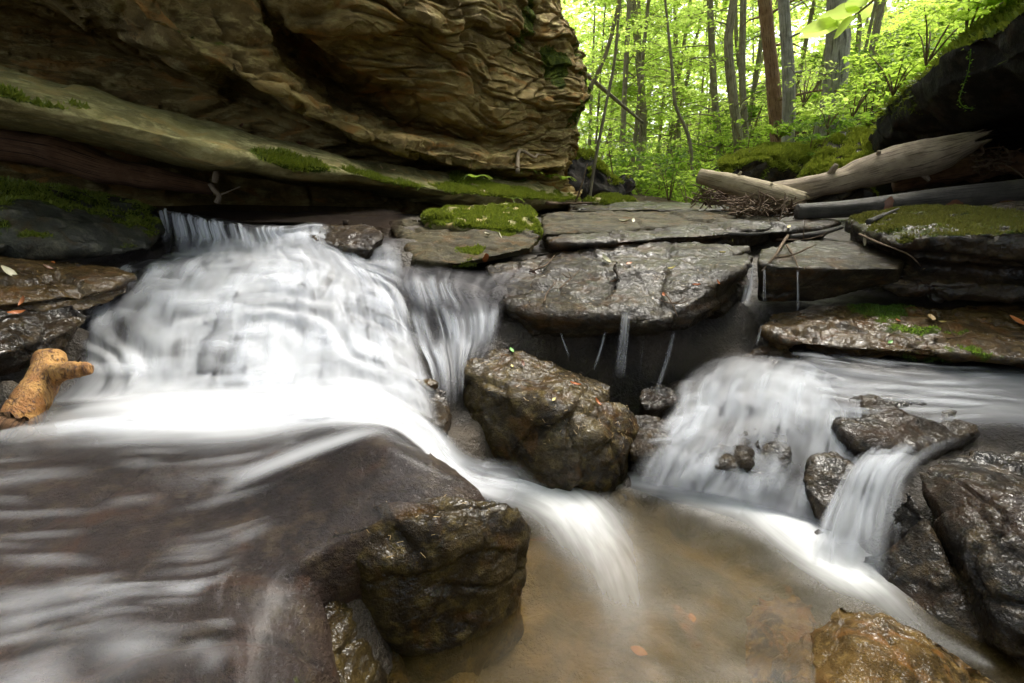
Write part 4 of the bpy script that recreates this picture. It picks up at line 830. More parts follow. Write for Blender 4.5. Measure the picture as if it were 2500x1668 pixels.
# mossy rocks and the black overhang on the right bank
rock('mossy_block', 'blocky rock with a thick cap of yellow-green moss behind the logs', [
    PYs([(1748, 398, 8.6), (1765, 380, 9.0), (1900, 352, 9.6), (2010, 345, 9.6), (2015, 380, 9.0), (1990, 440, 8.6), (1860, 455, 8.4), (1760, 435, 8.4), (1850, 385, 8.4)]) + low(PYs([(1760, 435, 8.6), (2010, 430, 8.8)]), 1.0)], M_DARK, .035, 3, .07, 1.1, .015, crack=.05,
    moss=lambda P, N: .95 * sst(.0, .5, N[:, 2]) + .45 * sst(-.1, .4, fbm(P, 1.2, 3, 6)), seed=88)
rock('mossy_ridge', 'steep ridge of bright mossy rock against the black overhang', [
    PYs([(1958, 440, 7.9), (1990, 390, 8.1), (2030, 330, 8.4), (2080, 310, 8.6), (2140, 308, 8.4), (2150, 350, 7.8), (2150, 400, 7.5), (2060, 420, 7.6)]) + low(PYs([(1958, 440, 8.0), (2150, 420, 7.6), (2130, 330, 8.8)]), 1.0)], M_DARK, .035, 3, .08, 1.2, .015, crack=.05,
    moss=lambda P, N: .95 * sst(-.2, .35, N[:, 2] + .4 * fbm(P, 1.4, 3, 7)), seed=90)
def overhang():
    rim = np.array([PY(*p) for p in [(2900, -330, 2.8), (2700, -130, 3.4), (2500, 15, 4.3), (2400, 85, 4.9), (2300, 128, 5.4), (2245, 195, 6.0), (2190, 238, 6.6), (2150, 285, 7.2), (2138, 320, 7.6)]])
    end = rim[-1] + np.array([.4, .6, -.1]); rim = np.vstack([rim, end])
    low_ = rim + np.array([.10, 0, -.30]); low2 = rim + np.array([.55, 0, -.62])
    inn = rim + np.array([1.5, .2, 0]); inn[:, 2] = np.minimum(rim[:, 2] - .75, 1.95)
    flo = rim + np.array([1.9, .2, 0]); flo[:, 2] = 1.0
    top = rim + np.array([.5, .1, .35]); back = rim + np.array([3.2, .5, 1.7])
    G = loft([catmull(r, 30) for r in (flo, inn, low2, low_, rim, top, back)], 320, [26, 30, 16, 22, 20, 50])
    for _ in range(2): G[1:-1] = G[1:-1] * .5 + (G[:-2] + G[2:]) * .25
    N = grid_normals(G); P = G.reshape(-1, 3); Nf = N.reshape(-1, 3)
    nv, nu = G.shape[:2]
    k = (nv - 20) * nu + nu // 2
    if Nf[k, 2] < 0: Nf = -Nf
    D = .14 * fbm(P, .9, 4, 4) + .04 * fbm(P, 3.5, 3, 5) - .05 * np.clip(1 - np.abs(vn(P * 1.3, 6)) * 8, 0, 1)
    V = P + Nf * D[:, None]; N2 = grid_normals(V.reshape(nv, nu, 3)).reshape(-1, 3)
    if N2[k, 2] < 0: N2 = -N2
    moss = sst(.1, .6, N2[:, 2]) * .9 + .5 * sst(.15, .45, fbm(V, 1.3, 3, 8)) * sst(2.0, 2.4, V[:, 2]) * sst(6.2, 5.2, V[:, 0])
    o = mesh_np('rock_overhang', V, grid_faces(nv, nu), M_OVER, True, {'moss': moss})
    tag(o, 'black undercut rock overhang with a mossy fern-grown rim above the logs', 'rock')
    ROCKS['rock_overhang'] = (V, N2, np.clip(moss, 0, 1), grid_faces(nv, nu))
    return rim
RIM = overhang()
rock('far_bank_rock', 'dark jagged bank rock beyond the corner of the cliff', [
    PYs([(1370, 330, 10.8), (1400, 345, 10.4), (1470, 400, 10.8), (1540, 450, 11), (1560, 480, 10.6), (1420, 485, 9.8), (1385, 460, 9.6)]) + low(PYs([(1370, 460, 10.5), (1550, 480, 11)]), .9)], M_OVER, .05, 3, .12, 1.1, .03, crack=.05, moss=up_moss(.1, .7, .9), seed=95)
# ------------------------------------------------------------------ wood, bark and leaf materials
def wood_mat(name, dark, mid, light, rough=.75, along=3.0, around=40.0, bump=.8, wet=0):
    g = NG(name); fl = g.attr('flow', 'Vector'); p = g.pos()
    n1 = g.noise(g.scl(fl, (around, along, 1)), 1.0, 5, .65, .5); n2 = g.noise(p, 6, 4, .6); n3 = g.noise(g.scl(fl, (around * 3, along * 6, 1)), 1.0, 4, .7)
    c = g.mix(g.map(n2, .35, .65), mid, light); c = g.mix(g.map(n1, .48, .66), c, dark); c = g.mix(g.map(n3, .56, .72, 0, .6), c, dark)
    nb = g.bump(g.math('ADD', n1, g.math('MULTIPLY', n3, .5)), bump, .015)
    b = g.n('BsdfPrincipled', None, Base_Color=c, Roughness=rough, Normal=nb)
    b.inputs['Specular IOR Level'].default_value = .3
    return g.end(b)
M_LOG = wood_mat('weathered_grey_wood', (.09, .065, .042), (.26, .20, .135), (.40, .32, .22))
M_LOG2 = wood_mat('pale_barkless_wood', (.12, .09, .05), (.30, .24, .14), (.44, .36, .23), around=25)
M_LOG3 = wood_mat('dark_sodden_wood', (.02, .018, .015), (.05, .045, .038), (.09, .08, .065), rough=.5)
M_ROT = wood_mat('rotten_red_wood', (.03, .015, .008), (.11, .055, .025), (.20, .11, .055))
M_GOLD = wood_mat('golden_driftwood', (.09, .035, .010), (.34, .155, .032), (.47, .26, .075), rough=.5, around=12, along=7, bump=.8)
M_BARKR = wood_mat('reddish_bark', (.10, .055, .03), (.27, .16, .085), (.36, .24, .14), rough=.9, around=22, along=5)
M_BARKG = wood_mat('pale_grey_bark', (.12, .11, .09), (.30, .285, .24), (.45, .43, .38), rough=.9, around=18, along=2.5)
M_BARKB = wood_mat('hazed_grey_brown_bark', (.11, .095, .065), (.24, .21, .14), (.34, .31, .21), rough=.9, around=16, along=3)  # bark lightened in place of haze over the far trunks
M_TWIG = wood_mat('twig_bark', (.05, .03, .018), (.16, .10, .055), (.26, .18, .11))
def leaf_mat(name, c1, c2, t1, t2, tr=.55):
    g = NG(name); p = g.pos()
    r = g.n('NewGeometry').outputs['Random Per Island']; n = g.noise(p, 1.2, 2, .5)
    f = g.math('ADD', g.math('MULTIPLY', r, .6), g.math('MULTIPLY', n, .4))
    d = g.n('BsdfPrincipled', None, Base_Color=g.mix(f, c1, c2), Roughness=.5)
    d.inputs['Specular IOR Level'].default_value = .3
    t = g.n('BsdfTranslucent', None, Color=g.mix(f, t1, t2))
    return g.end(g.shader(tr, d, t))
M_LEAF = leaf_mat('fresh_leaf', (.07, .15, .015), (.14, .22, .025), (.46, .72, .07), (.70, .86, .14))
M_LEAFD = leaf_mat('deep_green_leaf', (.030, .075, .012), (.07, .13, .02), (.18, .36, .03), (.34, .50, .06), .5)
M_LEAFY = leaf_mat('glow_bright_yellow_leaf', (.14, .22, .02), (.22, .28, .035), (.58, .84, .12), (.84, .95, .28), .7)  # leaf colours brightened in place of distant haze and backlit glow
M_MOSS = leaf_mat('moss_tuft', (.08, .125, .010), (.24, .27, .035), (.12, .18, .012), (.32, .35, .04), .3)
M_MOSS2 = leaf_mat('lit_pale_moss_tuft', (.13, .17, .015), (.33, .36, .05), (.2, .26, .02), (.42, .45, .06), .35)  # moss lightened to make up for light lost under the slope trees
M_MOSSD = leaf_mat('dull_moss_tuft', (.09, .085, .018), (.17, .17, .035), (.12, .12, .02), (.2, .2, .04), .3)

# ------------------------------------------------------------------ tubes and leaf clouds
def tube(pts, rad, ns=10, sub=None, noise=0.0, nf=4.0, seed=0, cap=True):
    P = np.asarray(pts, float); r = np.asarray(rad, float)
    if sub: Q = catmull(np.column_stack([P, r]), sub); P, r = Q[:, :3], Q[:, 3]
    T = np.gradient(P, axis=0); T /= np.linalg.norm(T, axis=1, keepdims=True) + 1e-9
    u = np.cross(T[0], [0, 0, 1.0]); u = np.cross(T[0], [0, 1.0, 0]) if np.linalg.norm(u) < .1 else u
    U = []
    for t in T:
        u = u - t * np.dot(u, t); u /= np.linalg.norm(u) + 1e-9; U.append(u)
    U = np.array(U); W = np.cross(T, U)
    a = np.linspace(0, 2 * np.pi, ns, endpoint=False)
    G = P[:, None] + (U[:, None] * np.cos(a)[None, :, None] + W[:, None] * np.sin(a)[None, :, None]) * r[:, None, None]
    if noise:
        d = G - P[:, None]; h = fbm(G.reshape(-1, 3), nf, 3, seed).reshape(G.shape[:2]); G = P[:, None] + d * (1 + noise * h[..., None])
    L = np.concatenate([[0], np.cumsum(np.linalg.norm(np.diff(P, axis=0), axis=1))])
    fl = np.zeros(G.shape); fl[..., 0] = np.abs(a - np.pi)[None] / 6.28 * 2; fl[..., 1] = L[:, None]; fl[..., 2] = seed * 1.7
    V = G.reshape(-1, 3); F = grid_faces(len(P), ns, True)
    fl = fl.reshape(-1, 3)
    if cap:
        n = len(V); V = np.vstack([V, P[0], P[-1]]); fl = np.vstack([fl, fl[0], fl[-1]])
        k = np.arange(ns); k2 = (k + 1) % ns; e = (len(P) - 1) * ns
        F = np.vstack([F, np.stack([k2, k, np.full(ns, n), np.full(ns, n)], 1), np.stack([e + k, e + k2, np.full(ns, n + 1), np.full(ns, n + 1)], 1)])
    return V, F, fl
def merge(parts):
    V, F, A = [], [], []; o = 0
    for v, f, a in parts: V.append(v); F.append(f + o); A.append(a); o += len(v)
    return np.vstack(V), np.vstack(F), np.vstack(A)
def fix_tri(me): me.validate(clean_customdata=False); return me
def tube_obj(name, parts, mat, label=None, cat=None, group=None, parent=None, kind=None):
    V, F, A = merge(parts)
    # triangles at the caps were written as quads with a doubled corner: split by building two lists
    tri = F[:, 2] == F[:, 3]
    me = bpy.data.meshes.new(name)
    org = np.array(parent.location) if parent is not None else np.array([(V[:, 0].min() + V[:, 0].max()) / 2, (V[:, 1].min() + V[:, 1].max()) / 2, V[:, 2].min()])
    faces = [tuple(f[:3]) if t else tuple(f) for f, t in zip(F.tolist(), tri)]
    me.from_pydata((V - org).tolist(), [], faces)
    me.polygons.foreach_set('use_smooth', np.ones(len(faces), bool))
    a = me.attributes.new('flow', 'FLOAT_VECTOR', 'POINT'); a.data.foreach_set('vector', A.astype(np.float32).ravel())
    me.materials.append(mat)
    o = bpy.data.objects.new(name, me); link(o, parent)
    if parent is None: o.location = org
    return tag(o, label, cat, group, kind)
def leaf_cloud(C, size, rng, flat=.45, aspect=.5, droop=.15, N=None):
    """a rhombus leaf at each centre C; returns V,F"""
    n = len(C); s = size * rng.uniform(.6, 1.3, n)
    a = rng.uniform(0, 2 * np.pi, n)
    d = np.stack([np.cos(a), np.sin(a), rng.normal(-droop, .3, n)], 1); d /= np.linalg.norm(d, axis=1, keepdims=True)
    nm = np.stack([rng.normal(0, flat, n), rng.normal(0, flat, n), np.ones(n)], 1)
    w = np.cross(nm, d); w /= np.linalg.norm(w, axis=1, keepdims=True) + 1e-9
    up = np.cross(d, w)
    s = s[:, None]
    V = np.stack([C - d * s * .5, C + w * s * aspect * .5 + up * s * .08, C + d * s * .5 - up * s * .05, C - w * s * aspect * .5 + up * s * .08], 1).reshape(-1, 3)
    F = np.arange(4 * n).reshape(n, 4)
    return V, F
def spray_points(rng, start, dirn, L, n, width=.35):
    """leaf centres along a flattish twig"""
    t = rng.uniform(.15, 1, n) ** .8
    side = np.cross(dirn, [0, 0, 1.0]); side /= np.linalg.norm(side) + 1e-9
    w = rng.uniform(-1, 1, n) * width * L * (1.1 - t)
    return start + dirn * (t * L)[:, None] + side * w[:, None] + np.stack([np.zeros(n), np.zeros(n), rng.normal(0, .035 * L, n) - .12 * L * t * t], 1)

def tree(name, label, path, radii, bark, leafmat, rng, zlo, zhi, nbr, blen, nleaf, lsize, group=None, cat='tree', ns=10, bias=None, dead=0):
    """path: trunk points (base first); branches leave it between the heights zlo..zhi"""
    P = catmull(np.column_stack([np.array(path, float), radii]), 26)
    root = empty(name, P[0, :3]); tag(root, label, cat, group)
    tube_obj('trunk', [tube(P[:, :3], P[:, 3], ns, noise=.16, nf=3 / max(.1, radii[0] * 6), seed=rng.integers(99))], bark, parent=root)
    tw, lc = [], []
    for k in range(nbr):
        z = rng.uniform(zlo, zhi); i = int(np.clip(np.searchsorted(P[:, 2], z), 1, len(P) - 2)); b = P[i, :3].copy(); b[2] = min(z, P[-1, 2])
        a = rng.uniform(0, 2 * np.pi) if bias is None else rng.normal(bias, .9)
        L = blen * rng.uniform(.5, 1.2); d = np.array([math.cos(a), math.sin(a), rng.normal(.12, .22)]); d /= np.linalg.norm(d)
        m = b + d * L * .5 + [0, 0, .04 * L]; e = b + d * L + [0, 0, -.08 * L * rng.uniform(0, 2)]
        r0 = max(.006, P[i, 3] * .22)
        tw.append(tube([b, m, e], [r0, r0 * .6, .003], 4, 5, cap=False))
        if k < dead: continue
        lc.append(spray_points(rng, b + d * L * .25, (e - b) / np.linalg.norm(e - b), L * .85, nleaf))
        for j in range(2):
            t = rng.uniform(.3, .8); q = b + (e - b) * t; a2 = a + rng.choice([-1, 1]) * rng.uniform(.5, 1.0); d2 = np.array([math.cos(a2), math.sin(a2), rng.normal(0, .15)])
            tw.append(tube([q, q + d2 * L * .22, q + d2 * L * .45], [r0 * .5, r0 * .3, .002], 3, cap=False))
            lc.append(spray_points(rng, q, d2 / np.linalg.norm(d2), L * .5, nleaf // 2))
    if tw: tube_obj('branches', tw, bark, parent=root, kind='stuff')
    if lc:
        V, Fq = leaf_cloud(np.concatenate(lc), lsize, rng)
        c = mesh_np('crown', V, Fq, leafmat, False, parent=root)
    return root
def at_ground(px, Y):
    d = ray(px, 480); x = d[0] / d[1] * Y; return np.array([x, Y, ground_z(x, Y) - .1])

rng = np.random.default_rng(7)
def trunk_px(pts, Y, w, bark, leafmat, label, name='tree', zhi=9, nbr=16, blen=1.8, nleaf=24, ls=.10, extra=9.0, zlo=2.2, group=None, dead=3, bias=None):
    q = PYs([(a, b, Y) for a, b in pts]); d = (q[-1] - q[-2]); d /= np.linalg.norm(d)
    base = q[0].copy(); base[2] = min(base[2], ground_z(base[0], base[1])) - .15; r = w / 2 / F * Y
    path = [base] + q + [q[-1] + d * extra * .5, q[-1] + d * extra]; rr = list(np.linspace(r * 1.15, r * .85, len(q) + 1)) + [r * .6, r * .2]
    return tree(name, label, path, rr, bark, leafmat, rng, zlo, zhi, nbr, blen, nleaf, ls, group, dead=dead, bias=bias)
trunk_px([(1898, 350), (1885, 180), (1866, 0)], 11.5, 30, M_BARKR, M_LEAF, 'straight reddish-brown trunk rising behind the mossy block', zlo=3.2)
trunk_px([(1922, 355), (1925, 180), (1912, 0)], 11.0, 26, M_BARKG, M_LEAF, 'pale grey trunk next to the reddish-brown trunk', zlo=3.6)
trunk_px([(2035, 230), (2045, 110), (2045, 0)], 10.5, 48, M_BARKG, M_LEAF, 'thick furrowed grey trunk on the fern slope above the overhang', zlo=5)
trunk_px([(1805, 375), (1785, 200), (1778, 100), (1792, 0)], 15, 20, M_BARKB, M_LEAF, 'slightly bent grey trunk left of the reddish-brown trunk, forking branches', zlo=3)
trunk_px([(1822, 370), (1812, 200), (1815, 0)], 16, 15, M_BARKB, M_LEAFY, 'slim dark trunk close beside the bent grey trunk', zlo=3)
trunk_px([(1757, 390), (1742, 200), (1733, 0)], 17, 15, M_BARKB, M_LEAF, 'straight slim brown trunk with many bare side twigs', zlo=1.8, nbr=26, dead=14)
trunk_px([(1835, 345), (1800, 120), (1795, 0)], 19, 9, M_BARKB, M_LEAFY, 'very thin dark trunk behind the reddish-brown trunk', zlo=4)
trunk_px([(1380, 400), (1420, 260), (1480, 130), (1512, 0)], 10.5, 9, M_BARKB, M_LEAF, 'curved thin sapling leaning out from the cliff corner', name='sapling', zlo=2.4, nbr=22, ls=.07, blen=1.3, extra=3)
trunk_px([(1440, 478), (1452, 400), (1475, 280), (1500, 150), (1510, 40)], 10, 7, M_BARKB, M_LEAF, 'upright thin sapling growing by the small mossy rock', name='sapling', zlo=1.9, nbr=20, ls=.07, blen=1.2, extra=3)
trunk_px([(1570, 300), (1560, 150), (1545, 0)], 20, 16, M_BARKB, M_LEAFY, 'leaning trunk in the bright clearing beyond the cliff corner', zlo=2.5)
trunk_px([(1690, 420), (1680, 330), (1650, 260), (1640, 160)], 14, 8, M_BARKB, M_LEAF, 'crooked thin sapling with a kinked stem before the bent trunk', name='sapling', zlo=2, extra=3, nbr=18, blen=1.2, ls=.07)
# trunk fallen against the cliff corner
o = tube_obj('leaning_log', [tube(PYs([(1395, 150, 11), (1470, 215, 11.5), (1570, 300, 12.5)]), [.05, .045, .03], 8, 14, .1)], M_BARKB, 'thin fallen trunk leaning across from the cliff edge', 'log')
# far trees: only their place tells them apart
for k in range(46):
    Y = rng.uniform(15, 46); px = rng.uniform(1300, 2080) if k > 14 else rng.uniform(1400, 1760)
    b = at_ground(px, Y); h = rng.uniform(9, 16); r = rng.uniform(.04, .11); ln = rng.normal(0, .07, 2)
    path = [b, b + [ln[0] * h * .5, ln[1] * h * .5, h * .5], b + [ln[0] * h * 1.1, ln[1] * h, h]]
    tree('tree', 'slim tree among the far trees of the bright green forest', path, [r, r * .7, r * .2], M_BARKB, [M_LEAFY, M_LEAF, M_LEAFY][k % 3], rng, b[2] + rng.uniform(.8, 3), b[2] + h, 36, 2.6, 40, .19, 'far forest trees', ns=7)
# shrubs
def shrub(name, label, base, h, w, n, ls, mat, group=None, stems=5, cat='shrub'):
    root = empty(name, base); tag(root, label, cat, group); st, lc = [], []
    for k in range(stems):
        a = rng.uniform(0, 6.28); e = base + np.array([math.cos(a) * w * rng.uniform(.3, 1), math.sin(a) * w * rng.uniform(.3, 1), h * rng.uniform(.6, 1.1)])
        m = (base + e) / 2 + [0, 0, .15 * h]
        st.append(tube([base, m, e], [.012 * h + .004, .008, .003], 4, 6, cap=False))
        for j in range(5):
            t = rng.uniform(.3, 1); q = base * (1 - t) + e * t + [0, 0, .12 * h * math.sin(t * 3)]; a2 = rng.uniform(0, 6.28)
            lc.append(spray_points(rng, q, np.array([math.cos(a2), math.sin(a2), .1]), w * .7, max(4, n // (stems * 5))))
    tube_obj('stems', st, M_TWIG, parent=root, kind='stuff')
    V, Fq = leaf_cloud(np.concatenate(lc), ls, rng, flat=.5); mesh_np('foliage', V, Fq, mat, False, parent=root)
    return root
for k in range(30):
    Y = rng.uniform(11, 24); px = rng.uniform(1420, 1840); b = at_ground(px, Y)
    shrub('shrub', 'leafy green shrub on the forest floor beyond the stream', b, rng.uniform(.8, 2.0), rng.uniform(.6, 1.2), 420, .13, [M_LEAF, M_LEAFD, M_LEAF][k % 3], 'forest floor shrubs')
for k in range(26):
    Y = rng.uniform(8.8, 15); px = rng.uniform(1930, 2420); b = at_ground(px, Y)
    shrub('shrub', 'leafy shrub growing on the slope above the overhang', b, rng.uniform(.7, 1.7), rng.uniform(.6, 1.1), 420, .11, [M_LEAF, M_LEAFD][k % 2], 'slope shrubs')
for k, (px, py, Yd, h, lab) in enumerate([(2180, 235, 6.9, .5, 'broad-leaved plant at the low end of the overhang rim'), (2260, 160, 6.3, .6, 'bushy plant halfway along the overhang rim'), (2360, 90, 5.6, .5, 'feathery plant high on the overhang rim'),
                                     (2020, 315, 8.8, .55, 'bright leafy seedling cluster on the mossy block'), (2080, 290, 8.8, .6, 'leafy plant on top of the mossy ridge'), (1900, 345, 9.4, .25, 'tiny seedling on the moss cap before the two trunks'), (1960, 260, 10, .8, 'bright bush below the thick grey trunk')]):
    shrub('plant', lab, PY(px, py, Yd), h, h * .9, 260, .09, M_LEAFY if k in (3, 6) else M_LEAF, stems=6, cat='plant')
# ferns on the slab and the rim
def fern(base, L, label, n=7, mat=None, group=None):
    root = empty('fern', base); tag(root, label, 'fern', group); 
    for k in range(n):
        a = k / n * 6.28 + rng.uniform(-.3, .3); d = np.array([math.cos(a), math.sin(a), 0]); ts = np.linspace(0, 1, 16); LL = L * rng.uniform(.7, 1.1)
        mid = base + d * (ts * LL)[:, None] + np.array([0, 0, 1]) * (LL * (.75 * ts - .85 * ts ** 2))[:, None]
        s = np.cross(d, [0, 0, 1.0]); V, Fq = list(mid), []
        for i in range(1, 16):
            wl = LL * .26 * math.sin(min(1, ts[i] * 1.25 + .12) * 3.0) * .8 + .004; st = LL / 16
            for sg in (-1, 1):
                tip = mid[i] + s * sg * wl + d * st * 1.2 - [0, 0, wl * .25]; o = len(V)
                V += [(mid[i] + tip) / 2 + d * st * .45, tip]; Fq.append([i - 1, i, o, o + 1])
        mesh_np('frond', np.array(V), np.array(Fq), mat or M_LEAF, False, parent=root)
for px, py, d, L in [(1160, 440, .35, .22), (1285, 425, .2, .28), (1340, 438, .1, .30), (1375, 442, .1, .28), (1240, 495, .5, .2)]:
    q = PW(px, py, d); fern(q + [0, 0, .03], L, 'small green fern on the mossy end of the long slab', group='slab ferns')
for k in range(22):
    t = rng.uniform(2, 8.2); i = int(t); q = RIM[i] * (1 - t + i) + RIM[i + 1] * (t - i) + [rng.uniform(.2, 1.0), 0, .0]; q[2] += .22 + (q[0] - RIM[i, 0]) * .45
    fern(q, rng.uniform(.3, .55), 'green fern on the mossy rim of the overhang', group='rim ferns', mat=M_LEAF if k % 2 else M_LEAFD)
# undergrowth and far wood: masses nobody could count
def undergrowth():
    n = 60000; Y = 8.6 + 34 * rng.uniform(0, 1, n) ** 1.5; px = rng.uniform(1380, 2500, n)
    a = 834 - 480; X = (px - 1250) / (F * CP_ + a * SP) * Y
    keep = ~((X > 3.4) & (X < 6.6) & (Y < 10.6)) & ~((np.abs(X - (1.6 + .10 * (Y - 8)) - .6) < 1.5) & (Y < 18)); X, Y = X[keep], Y[keep]
    Z = np.array([ground_z(x, y) for x, y in zip(X, Y)]) + rng.uniform(0, 1, len(X)) ** 2 * .5
    V, Fq = leaf_cloud(np.stack([X, Y, Z], 1), .15, rng, flat=.6)
    tag(mesh_np('undergrowth', V, Fq, M_LEAF, False), 'low green undergrowth covering the forest floor', 'undergrowth', kind='stuff')
    n = 70000; Y = rng.uniform(40, 75, n); X = rng.uniform(-8, 60, n); Z = rng.uniform(1, 28, n)
    k = fbm(np.stack([X, Y, Z], 1), .22, 3, 5) > -.18 + .008 * (Z - 8); C = np.stack([X, Y, Z], 1)[k]
    V, Fq = leaf_cloud(C, .75, rng, flat=.6)
    tag(mesh_np('far_woodland', V, Fq, M_LEAFY, False), 'mass of pale green woodland with haze in its leaf colour filling the far distance', 'woodland', kind='stuff')
undergrowth()
# unseen bank trees, added so their crowns shade the gorge
for k, (x, y, h, lab) in enumerate([(-6.5, 5, 15, 'unseen tall tree added on the cliff top for shade'), (-5.5, 12, 16, 'unseen tall tree added on the cliff top for shade'), (-8, -2, 15, 'unseen tall tree added on the cliff top for shade'), (7.5, 6.5, 15, 'unseen tall tree added on the bank above the overhang for shade'), (8.5, 1, 14, 'unseen tall tree added on the bank above the overhang for shade'),
                                    (8, -4, 15, 'unseen tall tree added on the bank above the overhang for shade'), (0, -8, 14, 'tall tree standing downstream of the pool'), (-4, -9, 15, 'tall tree standing downstream of the pool'), (5, -10, 15, 'tall tree standing downstream of the pool')]):
    b = np.array([x, y, ground_z(x, y) - .2 if x > 0 or y < 0 else 1.2])
    tree('tree', lab, [b, b + [0, 0, h * .5], b + [.4, .3, h]], [.25, .18, .05], M_BARKB, M_LEAFD, rng, b[2] + 5, b[2] + h, 70 if x < 0 or y < -5 else 40, 4.0, 34, .38, 'added gorge shade trees', ns=8)

# ------------------------------------------------------------------ logs and driftwood
def log(name, label, pts, rad, mat, sub=60, ns=22, noise=.14, nf=3.0, seed=0, ragged=.0, knots=()):
    V, Fq, A = tube(PYs(pts), rad, ns, sub, noise, nf, seed)
    P = catmull(np.column_stack([PYs(pts), rad]), sub)[:, :3]
    g = fbm(A * np.array([9, 1.2, 1]), 1.0, 3, seed + 2); V = V.copy()
    c = np.repeat(P, ns, 0); m = len(c); V[:m] = c + (V[:m] - c) * (1 + .10 * g[:m, None])
    if ragged:
        ax = P[-1] - P[-3]; ax /= np.linalg.norm(ax)
        for j in range(3):
            e = (sub - 1 - j) * ns; V[e:e + ns] += ax * (rng.uniform(-1, .6, ns) * ragged * (1 - j * .3))[:, None]
        V[-1] -= ax * ragged
    parts = [(V, Fq, A)]
    for (t, ang, L, r) in knots:
        i = int(t * (sub - 1)); b = P[i]; d = np.array([math.cos(ang), -.4, math.sin(ang)]); d /= np.linalg.norm(d); parts.append(tube([b, b + d * L * .6, b + d * L], [r, r * .8, r * .5], 8, 6, .2, 8, seed))
    return tube_obj(name, parts, mat, label, 'log')
log('fallen_log', 'thick weathered log propped against the black overhang', [(1870, 468, 6.1), (1960, 462, 6.0), (2060, 438, 5.9), (2180, 402, 5.75), (2290, 375, 5.6), (2360, 352, 5.5), (2412, 333, 5.4)], [.09, .14, .165, .185, .175, .12, .06], M_LOG, seed=3, ragged=.14, noise=.34, nf=2.2, ns=30, knots=[(.3, 1.3, .25, .05), (.55, 1.9, .22, .04), (.7, -.9, .3, .04)])
log('pale_log', 'short pale barkless log slanting down onto the stream bed', [(1708, 430, 6.4), (1800, 452, 6.1), (1900, 478, 5.8), (1965, 494, 5.6)], [.09, .115, .12, .10], M_LOG2, seed=5, ragged=.07, noise=.2, nf=3, knots=[(.35, 1.2, .16, .03), (.72, 2.0, .14, .025)])
log('dark_log', 'long dark sodden log lying low along the right bank', [(1945, 518, 5.3), (2100, 508, 5.2), (2300, 486, 5.0), (2500, 468, 4.8), (2760, 440, 4.5)], [.08, .09, .105, .115, .12], M_LOG3, seed=7, noise=.08)
log('rotten_log', 'crumbling red-brown rotten log behind the thick log', [(2180, 440, 6.2), (2300, 415, 6.0), (2400, 405, 5.8), (2500, 398, 5.6), (2640, 390, 5.4)], [.14, .17, .15, .12, .10], M_ROT, seed=9, noise=.55, nf=6, ragged=.1)
log('cave_log', 'orange-brown rotten log lying in the dark gap under the long slab', [(-150, 335, 3.9), (0, 352, 4.0), (120, 372, 4.1), (260, 412, 4.25), (400, 440, 4.4), (520, 462, 4.6)], [.12, .12, .13, .13, .10, .05], M_ROT, seed=11, noise=.3, nf=4)
log('stream_stick', 'wet black stick lying across the shallow stream bed', [(1930, 578, 4.4), (2000, 570, 4.5), (2055, 555, 4.7)], [.018, .026, .02], M_LOG3, sub=20, ns=8, seed=13)
log('stream_stick', 'thin dark stick caught on the narrow rock step', [(1765, 570, 4.5), (1830, 572, 4.4), (1880, 568, 4.5)], [.014, .014, .010], M_LOG3, sub=16, ns=8, seed=14)
# golden forked stump
def stump():
    g = NG('golden_driftwood_skin'); p = g.pos(); r = g.n('Mapping', None, Vector=p, Rotation=(.55, -.35, 0), Scale=(1, 1, .22)).outputs[0]
    n1 = g.noise(r, 30, 5, .65, .8); n2 = g.noise(p, 13, 4, .6); n3 = g.noise(r, 95, 4, .7)
    cc = g.mix(g.map(n2, .35, .65), (.26, .105, .02), (.46, .25, .07)); cc = g.mix(g.map(n1, .55, .68), cc, (.10, .038, .010)); cc = g.mix(g.map(n3, .53, .62, 0, .9), cc, (.06, .022, .008))
    m = g.end(g.n('BsdfPrincipled', None, Base_Color=cc, Roughness=.5, Normal=g.bump(g.math('ADD', n1, g.math('MULTIPLY', n3, .6)), .9, .02)))
    A = PYs([(28, 1052, 1.80), (50, 1020, 1.85), (85, 965, 1.94), (112, 918, 2.02), (121, 888, 2.07), (122, 866, 2.10), (122, 856, 2.11)]); Bp = PYs([(118, 922, 2.02), (150, 908, 2.0), (190, 903, 1.99), (224, 902, 1.99)])
    o = rock('stump', 'golden barkless forked stump standing in the left basin', [], m, .007, 7, .008, 8, .003, crack=.004, seed=3, cat='stump', facet=.2, tubes=[tube(A, [.064, .070, .068, .062, .060, .056, .035], 20, 40), tube(Bp, [.052, .044, .036, .022], 18, 24)])
    for k, q in enumerate(([(175, 892, 2.0), (180, 872, 2.01)], [(184, 890, 2.0), (198, 871, 2.0)])): tube_obj('splinter', [tube(PYs(q), [.010, .003], 5, 4)], M_LOG3, parent=o)
    V3, F3, A3 = tube(PYs([(12, 1078, 1.77), (28, 1052, 1.80), (42, 1034, 1.83)]), [.050, .070, .066], 26, 12, .35, 16, 8); V3 = V3.copy(); V3[26 * 10:26 * 12] += rng.normal(0, .012, (52, 3)); tube_obj('broken_end', [(V3, F3, A3)], M_ROT, parent=o)
stump()

